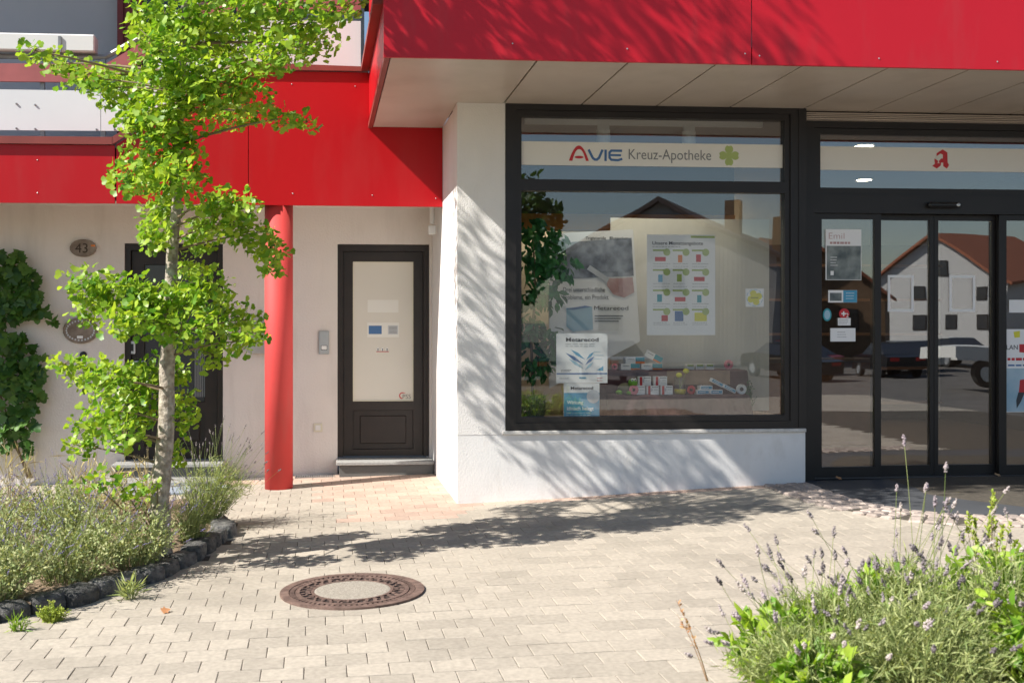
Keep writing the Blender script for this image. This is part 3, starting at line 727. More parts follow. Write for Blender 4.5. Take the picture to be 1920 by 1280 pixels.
box('groove', 'gap', win, 3.965, 3.969, 8.968, 8.9715, .61, 3.25)
# lettering band in the transom pane
yb = 9.026
bd = box('sign_band', 'band_film', sb, 1.648, 3.854, yb, yb + .002, 2.765, 2.958)
def fit(txt, x0, x1, z, cap, y, thin=0.0, shear=0):
    m = text_mb(txt, cap / .72, 0, 0, 0, thin=thin, shear=shear); xs = [v.x for v in m.v]; a, b = min(xs), max(xs); k = (x1 - x0) / (b - a)
    for v in m.v: v.x = x0 + (v.x - a) * k; v.z += z; v.y += y
    return m
fit('Kreuz-Apotheke', 2.546, 3.242, 2.822, .088, yb - .002, thin=-.0005).build('lettering', 'ink_grey', bd)
A = MB(); n = 28; zb, hh = 2.803, .125
def arch(t, w, x0, h, p): return (x0 + w * t, zb + h * (1 - abs(2 * t - 1) ** p))
for k in range(n):
    t0, t1 = k / n, (k + 1) / n
    o0, o1 = arch(t0, .166, 2.046, hh, 2.0), arch(t1, .166, 2.046, hh, 2.0); q0, q1 = arch(t0, .112, 2.075, hh - .03, 2.3), arch(t1, .112, 2.075, hh - .03, 2.3)
    A.add([(o0[0], yb - .002, o0[1]), (o1[0], yb - .002, o1[1]), (q1[0], yb - .002, q1[1]), (q0[0], yb - .002, q0[1])], [(0, 3, 2, 1)])
A.prism([(2.131 + .037 * math.cos(2 * math.pi * k / 20), 2.833 + .011 * math.sin(2 * math.pi * k / 20)) for k in range(20)], yb - .002, yb - .001)
A.build('logo_arch', 'ink_red', bd)
V = MB()
def stroke(pts, wd):
    for i in range(len(pts) - 1):
        a, b = Vector((pts[i][0], 0, pts[i][1])), Vector((pts[i + 1][0], 0, pts[i + 1][1])); d = (b - a).normalized(); nn = Vector((-d.z, 0, d.x)) * wd / 2
        e = d * wd * .2; V.add([(p.x, yb - .002 - .00005 * i, p.z) for p in (a - e + nn, a - e - nn, b + e - nn, b + e + nn)], [(0, 1, 2, 3)])
stroke([(2.212, 2.893), (2.245, 2.828), (2.262, 2.815), (2.280, 2.815), (2.297, 2.830), (2.325, 2.893)], .020)
stroke([(2.352, 2.893), (2.352, 2.808)], .020)
stroke([(2.486, 2.890), (2.40, 2.890), (2.385, 2.875), (2.385, 2.832), (2.40, 2.815), (2.455, 2.812), (2.488, 2.822)], .019); stroke([(2.388, 2.853), (2.478, 2.853)], .016)
V.build('logo_letters', 'ink_blue', bd)
cl = []
for k in range(96):
    q = 2 * math.pi * k / 96; c = abs(math.cos(2 * q)); r = .026 + .062 * c ** .55 - .010 * max(0, (c - .93) / .07)
    cl.append((3.395 + r * math.cos(q), 2.862 + r * math.sin(q)))
MB().prism(cl, yb - .002, yb - .001).build('clover', 'ink_clover', bd)

# entrance: frame, transom light, sliding doors
ent = MB(); ey0, ey1 = YD - .03, YD + .10
ent.box(4.038, 4.152, ey0, ey1, .10, 3.17); ent.box(4.152, 8.4, ey0, ey1, 3.115, 3.17); ent.box(4.152, 8.4, ey0, ey1, 2.40, 2.555)
entr = ent.build('shop_entrance', 'bronze', sb)
tf_ = MB(); ty0, ty1 = YD - .012, YD + .05
tf_.box(4.155, 4.209, ty0, ty1, 2.557, 3.113); tf_.box(4.209, 7.0, ty0, ty1, 3.063, 3.113); tf_.box(4.209, 7.0, ty0, ty1, 2.557, 2.614); tf_.box(7.0, 7.06, ty0, ty1, 2.557, 3.113); tf_.build('transom_frame', 'bronze', entr)
box('transom_pane', 'door_glass', entr, 4.21, 6.999, YD + .012, YD + .020, 2.615, 3.062)
gr = MB()
for k in range(4): gr.box(4.04, 8.4, YD - .07 + (.006 * k), YD + .02, 3.178 + k * .016, 3.187 + k * .016)
gr.box(4.04, 8.4, YD - .02, YD + .03, 3.172, 3.246); gr.build('vent_grille', 'soffit', sb)
def leaf(x0, x1, g0, g1, y, nm, z1=2.398):
    m = MB(); m.box(x0, g0, y, y + .045, FZ, z1); m.box(g1, x1, y, y + .045, FZ, z1); m.box(g0, g1, y, y + .045, 2.352, z1); m.box(g0, g1, y, y + .045, FZ, .262)
    o = m.build(nm, 'bronze', entr); box('pane', 'door_glass', o, g0 + .001, g1 - .001, y + .018, y + .026, .263, 2.351); return o
lf = leaf(4.154, 4.745, 4.225, 4.690, YD - .005, 'fixed_leaf'); l1 = leaf(4.700, 5.243, 4.747, 5.208, YD + .05, 'sliding_leaf', 2.396); l2 = leaf(5.247, 5.83, 5.283, 5.768, YD + .05, 'sliding_leaf', 2.396); rf = leaf(5.795, 6.9, 5.862, 6.85, YD - .005, 'fixed_leaf')
MB().box(4.154, 8.4, YD - .02, YD + .12, .165, FZ - .001).build('threshold', 'dark_grey', entr)
sn = MB().box(5.13, 5.42, YD - .085, YD - .032, 2.447, 2.495, .018).build('door_sensor', 'black', entr); MB().ball((5.385, YD - .085, 2.472), .018, .008, .016, 8).build('sensor_lens', 'silver', sn)
for g0, g1 in ((4.841, 5.072), (5.391, 5.624)):
    m = MB(); y = YD + .066; z0, z1 = 1.572, 1.884; t = .022
    m.box(g0, g1, y, y + .001, z1 - t, z1); m.box(g0, g1, y, y + .001, z0, z0 + t); m.box(g0, g0 + t, y, y + .001, z0 + t, z1 - t); m.box(g1 - t, g1, y, y + .001, z0 + t, z1 - t)
    m.build('white_marking', 'paper', l1 if g0 < 5.2 else l2)
tb = box('sign_band', 'band_film', sb, 4.212, 6.99, YD + .008, YD + .010, 2.765, 2.965)
zz = lambda x, y: (lambda p: (p.x, p.z))(at(1480 + x / 4, 180 + y / 4, YD + .006))
MB().prism([zz(*p) for p in [(1105, 430), (1150, 402), (1185, 425), (1187, 500), (1198, 518), (1182, 545), (1155, 527), (1155, 500), (1138, 500), (1135, 522), (1106, 545), (1072, 524), (1092, 510), (1088, 470), (1112, 482), (1140, 470), (1152, 470), (1152, 440), (1133, 432), (1105, 452)]], YD + .0055, YD + .0075).build('pharmacy_sign', 'ink_red', tb)
MB().prism([zz(*p) for p in [(1098, 466), (1138, 466), (1128, 482), (1121, 486), (1121, 500), (1130, 505), (1106, 505), (1115, 500), (1115, 486), (1106, 482)]], YD + .0045, YD + .0053).build('chalice_mark', 'band_film', tb)

# interior of the shop
box('interior_floor', 'room_floor', sb, 1.43, 8.4, 9.22, 14.5, .05, FZ - .003)
box('interior_ceiling', 'room_ceiling', sb, 1.43, 8.4, 9.31, 14.5, 3.22, 3.26)
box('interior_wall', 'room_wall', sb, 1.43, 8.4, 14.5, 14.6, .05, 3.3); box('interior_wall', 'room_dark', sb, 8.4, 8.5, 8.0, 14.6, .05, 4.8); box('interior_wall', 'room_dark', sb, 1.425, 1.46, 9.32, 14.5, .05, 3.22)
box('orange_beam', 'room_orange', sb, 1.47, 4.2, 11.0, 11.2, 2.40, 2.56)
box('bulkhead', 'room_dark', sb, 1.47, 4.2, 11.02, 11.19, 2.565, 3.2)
tk = thing('track_light', 'white ceiling track with two white spotlights behind the shop window', 'light', (2.8, 9.4, 3.2))
box('rail', 'white_plastic', tk, 1.75, 3.83, 9.38, 9.42, 3.165, 3.21)
for x in (2.43, 3.18):
    ll = bpy.data.lights.new('added_spot_fill', 'SPOT'); ll.energy = 11; ll.spot_size = R(110); ll.spot_blend = .7; ll.shadow_soft_size = .05; ll.color = (1, .90, .72)  # fill light added to brighten the display; the spot heads themselves are unlit
    lo_ = bpy.data.objects.new('added_spot_fill', ll); C.objects.link(lo_); lo_.parent = tk; lo_.location = (x - 2.8, 0, -.29); lo_.rotation_euler = (R(25), 0, 0)
    h = MB().tube([(x, 9.40, 3.12), (x, 9.40, 2.93)], .058, 16).build('spot_head', 'white_plastic', tk); box('mount', 'white_plastic', h, x - .05, x + .05, 9.385, 9.415, 3.121, 3.164)
for i, (u, v) in enumerate([(995, 378), (1175, 387), (1345, 383), (1620, 336), (1912, 339), (1620, 272)]):
    Z = 3.215; d = FPX * (Z - EYE) / (PY - v); d = min(d, 14.6); c = (u - PX) / FPX * d; x, y = c * ca + d * sa, d * ca - c * sa; y = min(y, 14.2)
    t = thing('ceiling_downlight', ['lit round ceiling downlight above the ficus in the window', 'lit ceiling downlight left of the middle of the shop window', 'lit ceiling downlight right of the middle of the shop window', 'lit downlight behind the door transom, left of the red sign', 'lit downlight behind the door transom, right of the red sign', 'lit downlight above the white band over the door, left'][i], 'light', (x, y, Z), 'ceiling downlights')
    MB().lathe([(.11, Z - .012), (.11, Z), (.001, Z)], x, y, 20).build('rim', 'white_plastic', t); MB().lathe([(.085, Z - .016), (.085, Z - .0125)], x, y, 16).build('lamp', 'lamp_on', t)
    ll = bpy.data.lights.new('downlight_glow', 'SPOT'); ll.energy = 30; ll.spot_size = R(120); ll.spot_blend = .6; ll.shadow_soft_size = .08; ll.color = (1, .86, .66)
    lo_ = bpy.data.objects.new('downlight_glow', ll); C.objects.link(lo_); lo_.parent = t; lo_.location = (0, 0, -.03)
# counter and shelves seen faintly through the doors
ct = thing('shop_counter', 'brown wooden counter inside the shop behind the sliding doors', 'counter', (5.2, 11.5, FZ))
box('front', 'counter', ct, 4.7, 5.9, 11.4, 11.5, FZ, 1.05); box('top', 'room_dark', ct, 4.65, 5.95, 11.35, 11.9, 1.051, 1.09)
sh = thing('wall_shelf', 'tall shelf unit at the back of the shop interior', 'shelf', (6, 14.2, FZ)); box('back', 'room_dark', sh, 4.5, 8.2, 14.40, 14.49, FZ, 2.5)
for k in range(5): box('shelf_board', 'counter', sh, 4.5, 8.2, 14.1, 14.399, .4 + k * .45, .43 + k * .45)
#SECTION5
# ------------------------------------------------------------------ posters and stickers
def rect(u0, v0, u1, v1, Y):
    a = at(u0, v0, Y); b = at(u1, v1, Y); c = at(u0, v1, Y); d = at(u1, v0, Y)
    return a.x, b.x, (c.z + b.z) / 2, (a.z + d.z) / 2
def sheet(name, label, cat, u0, v0, u1, v1, Y, m='paper', group=None):
    x0, x1, z0, z1 = rect(u0, v0, u1, v1, Y); t = thing(name, label, cat, ((x0 + x1) / 2, Y, z0), group)
    box('sheet', m, t, x0, x1, Y, Y + .001, z0, z1)
    t_ = {'x0': x0, 'x1': x1, 'z0': z0, 'z1': z1, 'Y': Y, 't': t, 'u': (u0, u1), 'v': (v0, v1)}
    return t_
def P(s, u, v):
    """photo pixel on that sheet -> x, z"""
    fx = (u - s['u'][0]) / (s['u'][1] - s['u'][0]); fz = (v - s['v'][0]) / (s['v'][1] - s['v'][0])
    return s['x0'] + fx * (s['x1'] - s['x0']), s['z1'] - fz * (s['z1'] - s['z0'])
def patch(s, nm, m, u0, v0, u1, v1, lift=.001):
    a = P(s, u0, v0); b = P(s, u1, v1); return box(nm, m, s['t'], a[0], b[0], s['Y'] - lift - .0004, s['Y'] - lift, b[1], a[1])
def lines(s, m, u0, v0, u1, v1, n, th=.9, rag=.3, lift=.001):
    mb = MB()
    for k in range(n):
        v = v0 + (v1 - v0) * (k + .5) / n; u = u0
        while u < u1 - (u1 - u0) * rag * random.random():
            w = random.uniform(.06, .16) * (u1 - u0); a = P(s, u, v - th / 2); b = P(s, min(u + w, u1), v + th / 2)
            mb.box(a[0], b[0], s['Y'] - lift - .0004, s['Y'] - lift, b[1], a[1]); u += w + .03 * (u1 - u0)
    if mb.v: return mb.build('print_lines', m, s['t'])
def wtext(s, txt, u0, u1, vbase, capv, m, lift=.0012, thin=0.0):
    a = P(s, u0, vbase); b = P(s, u1, vbase - capv); return fit(txt, a[0], b[0], a[1], b[1] - a[1], s['Y'] - lift, thin).build('lettering', m, s['t'])
def blade(s, m, pts, lift=.0012): return MB().prism([P(s, *p) for p in pts], s['Y'] - lift - .0004, s['Y'] - lift).build('blade', m, s['t'])
YG = 9.041
# white product poster, low left
s = sheet('poster', 'white poster with blue leaf blades, lower left of the shop window', 'poster', 1043, 625, 1139, 718, YG)
wtext(s, 'Metarecod', 1061, 1122, 640, 7.5, 'black', thin=.0006)
lines(s, 'ink_grey', 1060, 643, 1130, 651, 2)
for (p0, p1, w_, m) in [((1060, 661), (1094, 683), 3.2, 'ink_blue'), ((1070, 655), (1097, 674), 3, 'ink_sky'), ((1066, 672), (1094, 691), 3, 'ink_pale'), ((1113, 660), (1099, 674), 2.6, 'ink_sky'), ((1114, 668), (1097, 684), 2.8, 'ink_blue'), ((1113, 678), (1096, 694), 2.6, 'ink_pale')]:
    dx, dy = p1[0] - p0[0], p1[1] - p0[1]; L = math.hypot(dx, dy); nx, ny = -dy / L * w_, dx / L * w_; mid = (p0[0] + dx * .45, p0[1] + dy * .45)
    blade(s, m, [p0, (mid[0] + nx, mid[1] + ny), p1, (mid[0] - nx, mid[1] - ny)])
lines(s, 'ink_pale', 1113, 656, 1131, 676, 3); lines(s, 'ink', 1052, 692, 1072, 697, 2); patch(s, 'colour_bar', 'ink_blue', 1044, 699, 1138, 701.5)
lines(s, 'ink_grey', 1049, 706, 1072, 712, 1); lines(s, 'ink_sky', 1086, 704, 1100, 712, 1, th=2.5); lines(s, 'ink_red', 1119, 706, 1130, 716, 2)
blade(s, 'ink_sky', [(1119, 694), (1131, 686), (1131, 695)])
s = sheet('poster', 'light blue and white poster at the bottom of the shop window', 'poster', 1057, 718.5, 1124, 782, YG)
patch(s, 'colour_field', 'ink_sky', 1057.2, 736, 1123.8, 781.5, .0006)
wtext(s, 'Metarecod', 1070, 1112, 730, 6, 'black', thin=.0006); wtext(s, 'Wirkung', 1063, 1093, 757, 6.5, 'paper', thin=.001); wtext(s, 'klinisch belegt', 1063, 1113, 768.5, 6.5, 'paper', thin=.001)
lines(s, 'paper', 1062, 772, 1116, 780, 2, th=.8)
c_ = P(s, 1112, 743); MB().ball((c_[0], s['Y'] - .002, c_[1]), .055, .0006, .055, 22).build('seal', 'paper_grey', s['t'])
# offer sheet
s = sheet('poster', 'offer sheet with twelve small product pictures on the shop window', 'poster', 1213, 440, 1341, 628, YG)
x0, x1, z0, z1 = s['x0'], s['x1'], s['z0'], s['z1']
patch(s, 'colour_bar', 'ink_green', 1295, 442, 1340, 446)
wtext(s, 'Unsere Monatsangebote', 1223, 1318, 459, 6.5, 'black', thin=.0004); lines(s, 'ink_grey', 1223, 461, 1275, 465, 1)
cols = [(1224, 1257), (1261, 1292), (1297, 1330)]; rows = [(468, 502), (505, 540), (543, 577), (579, 610)]
prod = [['ink_red', 'ink_orange', 'ink_red'], ['ink_sky', 'ink_green', 'ink_red'], ['ink_teal', 'ink_red', 'ink_teal'], ['ink_red', 'ink_blue', 'ink_yellow']]
for r in range(4):
    for c in range(3):
        u0, u1 = cols[c]; v0, v1 = rows[r]
        patch(s, 'offer_cell', 'paper', u0 - 1, v0 - .5, u1 + 1, v1, .0005); patch(s, 'colour_bar', 'ink_green', u0, v0, u1 - 4, v0 + 3)
        q = P(s, u1 - 7 + (c % 2), v0 + 5); MB().prism([(q[0] + .030 * math.cos(k * math.pi / 8), q[1] + .030 * math.sin(k * math.pi / 8)) for k in range(16)], s['Y'] - .0026, s['Y'] - .0022).build('price_badge', 'ink_clover', s['t'])
        w_ = [(4, 24, 14, 22), (10, 18, 10, 24), (8, 17, 9, 23)][(r + c) % 3]
        if r == 3: w_ = [(16, 28, 12, 23), (4, 20, 4, 23), (5, 28, 7, 23)][c]
        patch(s, 'product_picture', prod[r][c], u0 + w_[0], v0 + w_[2], u0 + w_[1], v0 + w_[3], .0012); lines(s, 'ink_grey', u0 + 1, v0 + 24, u1 - 1, v1, 2, th=.7)
# square sticker
s = sheet('sticker', 'white square sticker with a yellow clover on the shop window', 'sticker', 1398, 541, 1432, 575, YG)
q = P(s, 1415, 558); k45 = [(q[0] + (.028 + .036 * abs(math.cos(2 * a)) ** .5) * math.cos(a + .35), q[1] + (.028 + .036 * abs(math.cos(2 * a)) ** .5) * math.sin(a + .35)) for a in [2 * math.pi * i / 60 for i in range(60)]]
MB().prism(k45, s['Y'] - .002, s['Y'] - .0014).build('clover', 'ink_yellow', s['t'])
rg = MB()
for k in range(40):
    if k % 4 == 3: continue
    a = 2 * math.pi * k / 40; b = a + .11
    rg.add([(q[0] + r * math.cos(t), s['Y'] - .0012, q[1] + r * math.sin(t)) for t, r in ((a, .071), (b, .071), (b, .066), (a, .066))], [(0, 1, 2, 3)])
rg.build('ring_print', 'ink_sky', s['t']); lines(s, 'ink', 1408, 556, 1423, 560, 1, th=1.4, lift=.0022)
# large leaning display board
bt = thing('display_board', 'large leaning product poster with a forest photo behind the ficus', 'poster', (2.2, 9.55, .9))
Yb = 9.62; bo = at(1030, 437, Yb); b1 = at(1188, 430, Yb); b2 = at(1203, 640, Yb); b3 = at(1028, 722, Yb)
def bq(u, v, dy=0): p = at(u, v, Yb); return (p.x, p.z)
MB().prism([bq(1030, 438), bq(1187, 430), bq(1200, 640), bq(1030, 728)], Yb, Yb + .02).build('board', 'paper', bt)
MB().prism([bq(1040, 456), bq(1184, 446), bq(1188, 517), bq(1044, 524)], Yb - .002, Yb - .001).build('photo', 'forest_print', bt)
MB().prism([bq(1138, 521), bq(1150, 522), bq(1186, 520), bq(1189, 548), bq(1170, 558), bq(1150, 552), bq(1138, 536)], Yb - .004, Yb - .003).build('hand_picture', 'hand_print', bt)
MB().prism([bq(1106, 497), bq(1142, 522), bq(1138, 530), bq(1100, 505)], Yb - .0055, Yb - .0045).build('sachet_picture', 'paper_grey', bt)
bx_ = MB().prism([bq(1062, 577), bq(1110, 575), bq(1112, 618), bq(1074, 621), bq(1062, 612)], Yb - .002, Yb - .001).build('pack_picture', 'ink_pale', bt)
MB().prism([bq(1060, 579), bq(1097, 573), bq(1109, 575), bq(1074, 581)], Yb - .004, Yb - .0025).build('pack_top', 'ink_blue', bx_)
def btxt(t, u0, u1, v, cap, m='black'): a = at(u0, v, Yb); b = at(u1, v, Yb); return fit(t, a.x, b.x, a.z, cap / FPX * 9.7, Yb - .002).build('lettering', m, bt)
btxt('Drei unterschiedliche', 1056, 1134, 547, 9); btxt('Probleme, ein Produkt.', 1056, 1142, 561, 9); btxt('Metarecod', 1114, 1178, 581, 8); btxt('Triglyceride   Blutzucker', 1098, 1177, 449, 6)
bl = MB()
for k in range(3): a = at(1115, 591 + 5 * k, Yb); b = at(1168 - 4 * k, 593 + 5 * k, Yb); bl.box(a.x, b.x, Yb - .002, Yb - .001, b.z, a.z)
bl.build('print_lines', 'ink_grey', bt)
# stickers on the fixed door leaf
YF = YD + .007
s = sheet('poster', 'small event poster with a coast photo on the glass door', 'poster', 1548, 430, 1615, 525, YF)
patch(s, 'photo', 'shore_print', 1550, 461, 1614, 524, .0008); wtext(s, 'Emil', 1554, 1583, 448, 12, 'hand_print', thin=-.001); lines(s, 'hand_print', 1556, 451, 1600, 460, 1, th=4); lines(s, 'paper', 1557, 480, 1570, 500, 4, th=1.2, lift=.0016); patch(s, 'price_box', 'paper', 1557, 508, 1563, 516, .0016)
s = sheet('leaflet', 'blue and white leaflet on the glass door below the event poster', 'leaflet', 1553, 544, 1607, 567, YF); patch(s, 'colour_field', 'ink_sky', 1581, 544.3, 1606.7, 566.7, .0006); patch(s, 'photo', 'shore_print', 1556, 549, 1578, 564, .0006); lines(s, 'paper', 1586, 547, 1604, 562, 3, lift=.0012)
s0 = at(1551, 590, YF); t = thing('sticker', 'oval green sticker on the glass door', 'sticker', (s0.x, YF, s0.z)); MB().prism([(s0.x + .037 * math.cos(k * .2618), s0.z + .054 * math.sin(k * .2618)) for k in range(24)], YF, YF + .001).build('sheet', 'ink_teal', t); MB().prism([(s0.x + .026 * math.cos(k * .2618), s0.z + .040 * math.sin(k * .2618)) for k in range(24)], YF - .001, YF - .0004).build('emblem', 'ink_pale', t)
s0 = at(1583, 588, YF); t = thing('sticker', 'round red and white sticker on the glass door', 'sticker', (s0.x, YF, s0.z)); MB().prism([(s0.x + .045 * math.cos(k * .2618), s0.z + .045 * math.sin(k * .2618)) for k in range(24)], YF, YF + .001).build('sheet', 'ink_red', t)
m = MB(); m.box(s0.x - .026, s0.x + .014, YF - .0012, YF - .0005, s0.z - .006, s0.z + .006); m.box(s0.x - .012, s0.x, YF - .0018, YF - .0013, s0.z - .02, s0.z + .02); m.build('cross', 'paper', t); text_mb('2', .05, s0.x + .014, YF - .001, s0.z - .03).build('lettering', 'paper', t)
s = sheet('card', 'small white card under the round red sticker on the door', 'card', 1571, 596, 1595, 610, YF - .002); lines(s, 'ink_grey', 1573, 598, 1592, 608, 3, th=.8)
s = sheet('card', 'wide white note on the glass door below the stickers', 'card', 1557, 615, 1604, 640, YF); lines(s, 'ink_grey', 1570, 620, 1590, 634, 3, th=.7)
# posters on the right fixed leaf
s = sheet('poster', 'tall colourful poster with a bather at the right edge of the doors', 'poster', 1886, 617, 2010, 772, YF); patch(s, 'photo', 'beach_print', 1886.3, 690, 2009, 771, .0006)
lines(s, 'ink_red', 1889, 668, 1960, 678, 1, th=5); wtext(s, 'LAN', 1887, 1908, 655, 9, 'ink'); lines(s, 'ink_blue', 1890, 681, 1970, 688, 1, th=3); blade(s, 'ink_yellow', [(1900, 622), (1912, 620), (1912, 632), (1902, 633)]); blade(s, 'ink_red', [(1911, 645), (1930, 645), (1930, 662), (1911, 660)])
blade(s, 'ink_red', [(1912, 712), (1922, 710), (1922, 735), (1910, 735)], .002); blade(s, 'ink', [(1909, 735), (1921, 735), (1914, 752), (1906, 765), (1905, 750)], .002)
s = sheet('card', 'plain white card at the right edge of the glass doors', 'card', 1892, 562, 1960, 586, YF)

# ------------------------------------------------------------------ window display
box('display_floor', 'wood_crate', sb, 1.47, 4.0, 9.075, 10.2, .62, .672)
bk = MB(); n = 40; X0, X1 = 2.62, 4.1
for j in range(2):
    for i in range(n + 1):
        x = X0 + (X1 - X0) * i / n; bk.v.append(Vector((x, 9.95 - .25 * abs(i / n - .55) ** 2 + .006 * math.sin(i * .7 + j), .675 if j == 0 else 2.42)))
for i in range(n): bk.f.append((i, i + 1, n + 2 + i, n + 1 + i))
bo_ = bk.build('display_curtain', 'backdrop'); tag(bo_, 'pale cream cloth backdrop hanging behind the window display', 'curtain'); bo_.modifiers.new('thick', 'SOLIDIFY').thickness = .004
def cloth_step(x0, x1, y0, y1, z0, z1):
    m = MB(); n = 48; prof = [(0, z1), (0, z1), (.02, z1 - .02), (.05, (z0 + z1) / 2), (.085, z0)]
    for r, (o, z) in enumerate(prof):
        for i in range(n + 1):
            t = i / n; x = x0 + (x1 - x0) * t; e = 0.0
            if r >= 2: e = o * (.6 + .5 * math.sin(t * 17) + .35 * math.sin(t * 41 + 1)); x += (t - .5) * o * 1.2
            m.v.append(Vector((x, (y1 if r == 0 else y0) - e, z + (.006 * math.sin(t * 29) if r == 1 else 0))))
    for r in range(len(prof) - 1):
        for i in range(n): a = r * (n + 1) + i; m.f.append((a, a + 1, a + n + 2, a + n + 1))
    L = [r * (n + 1) for r in range(1, 5)]
    m.v += [Vector((x0, y1, z1)), Vector((x0, y1, z0)), Vector((x1, y1, z1)), Vector((x1, y1, z0))]; k = len(m.v) - 4
    m.f.append((L[0], k, k + 1, L[3], L[2], L[1])[::-1]); q = [l + n for l in L]; m.f.append((q[0], k + 2, k + 3, q[3], q[2], q[1]))
    return m
lo = at(1150, 741, 9.36).z; up = at(1150, 694, 9.60).z
d_ = thing('display_stand', 'two stepped display stand draped in dark brown cloth', 'display stand', (2.9, 9.5, .67))
cloth_step(at(1148, 0, 9.36).x, at(1404, 0, 9.36).x, 9.36, 9.58, .673, lo).build('lower_step', 'brown_cloth', d_, smooth=True)
cloth_step(at(1130, 0, 9.6).x, at(1400, 0, 9.6).x, 9.60, 9.85, .674, up).build('upper_step', 'brown_cloth', d_, smooth=True)
bpnl = rect(1245, 694, 1362, 720, 9.59); box('wooden_board', 'wood_crate', d_, bpnl[0], bpnl[1], 9.502, 9.512, bpnl[2], bpnl[3])
def pack(u0, v0, u1, v1, Y, base, kind, label, grp, dep=.05, rot=0):
    x0, x1, z0, z1 = rect(u0, v0, u1, v1, Y); z1 = base + (z1 - z0); z0 = base + .0005
    t = thing('product_box', label, 'box', ((x0 + x1) / 2, Y, z0), grp); off = WL[t.name]; w_ = x1 - x0; h = z1 - z0
    def pb(nm, m, fx0, fx1, fz0, fz1, l=.0006): return box(nm, m, t, x0 + fx0 * w_, x0 + fx1 * w_, Y - l - .0004, Y - l, z0 + fz0 * h, z0 + fz1 * h)
    MB().box(x0, x1, Y, Y + dep, z0, z1, .001).build('carton', 'paper', t)
    if kind == 'teal': pb('colour_field', 'ink_teal', .52, .99, .28, .98); pb('colour_stripe', 'ink_orange', .52, .99, .02, .27); pb('print_line', 'ink_grey', .1, .44, .62, .70)
    if kind == 'red':
        pb('colour_field', 'ink_red', .10, .30, .02, .98); pb('print_line', 'ink_grey', .42, .95, .80, .88); pb('print_line', 'ink_grey', .55, .90, .55, .59)
        MB().ball((x0 + .38 * w_, Y - .001, z0 + .55 * h), .10 * w_, .0008, .14 * w_, 10).build('heart_mark', 'paper_grey', t)
    if kind == 'blue': pb('colour_field', 'ink_sky', .12, .95, .2, .85); pb('print_line', 'paper', .2, .7, .45, .6, .0012)
    if kind == 'green': pb('colour_field', 'ink_clover', .1, .9, .6, .98)
    if rot: t.rotation_euler = (0, R(rot), 0)
    return t
h1 = lambda a, b: None
pack(1164, 682, 1200, 694, 9.64, up, 'teal', 'teal and orange medicine box at the left end of the upper step', 'teal boxes', .08)
pack(1203, 682, 1242, 694, 9.64, up, 'teal', 'teal and orange medicine box right of its twin on the upper step', 'teal boxes', .08)
hz = rect(1164, 682, 1200, 694, 9.64); pack(1173, 668, 1209, 680, 9.645, up + hz[3] - hz[2] + .001, 'teal', 'teal and orange medicine box lying on top of two others', 'teal boxes', .08)
pack(1206, 654, 1240, 667, 9.70, up + .085, 'teal', 'tilted teal and orange medicine box leaning at the back', 'teal boxes', .02, 28)
for k, u in enumerate((1187, 1213, 1239)): pack(u, 723, u + 22.5, 740, 9.40, lo, 'red', ['red and white medicine box beside the pink flower', 'red and white medicine box in the middle of the bottom row', 'red and white medicine box at the right of the bottom row'][k], 'red and white boxes', .05)
hh_ = rect(1187, 723, 1210, 740, 9.40); zz_ = lo + hh_[3] - hh_[2] + .001
for k, u in enumerate((1197, 1227)): pack(u, 705, u + 24, 722, 9.403, zz_, 'red', ['red and white medicine box on top, left', 'red and white medicine box on top, right'][k], 'red and white boxes', .05)
for k, (u, v) in enumerate(((1306, 731), (1331, 731), (1312, 723))):
    hb_ = rect(1306, 732, 1330, 740, 9.42); pack(u, 732, u + 24, 740, 9.42 + .002 * k, lo + (k == 2) * (hb_[3] - hb_[2] + .001), 'blue', ['flat blue and white box at the left of the blue pile', 'flat blue and white box at the right of the blue pile', 'flat blue and white box on top of the blue pile'][k], 'blue and white boxes', .06)
pack(1330, 716, 1356, 723, 9.44, lo + .085, 'blue', 'tilted blue and white box leaning on the blue pile', 'blue and white boxes', .03, 27); pack(1353, 727, 1380, 734, 9.44, lo + .032, 'blue', 'tilted blue and white box beside the tape roll', 'blue and white boxes', .03, 27)
for k, u in enumerate((1287, 1305, 1324)): pack(u, 684, u + 15, 694, 9.66, up, 'green', ['pale green box at the left of three on the upper step', 'pale green box in the middle of three on the upper step', 'pale green box at the right of three on the upper step'][k], 'pale green boxes', .05)
tp = at(1390, 735, 9.42); t = thing('tape_roll', 'white roll of tape at the right end of the lower step', 'tape roll', (tp.x, 9.42, lo))
r_ = ring(.018, .043, -.012, .012, 28); 
for v in r_.v: v.x, v.y, v.z = tp.x + v.x, 9.42 + v.z, lo + .044 + v.y
r_.build('roll', 'paper', t); MB().prism([(tp.x + .0175 * math.cos(k * .3927), lo + .044 + .0175 * math.sin(k * .3927)) for k in range(16)], 9.412, 9.428).build('core', 'black', t)
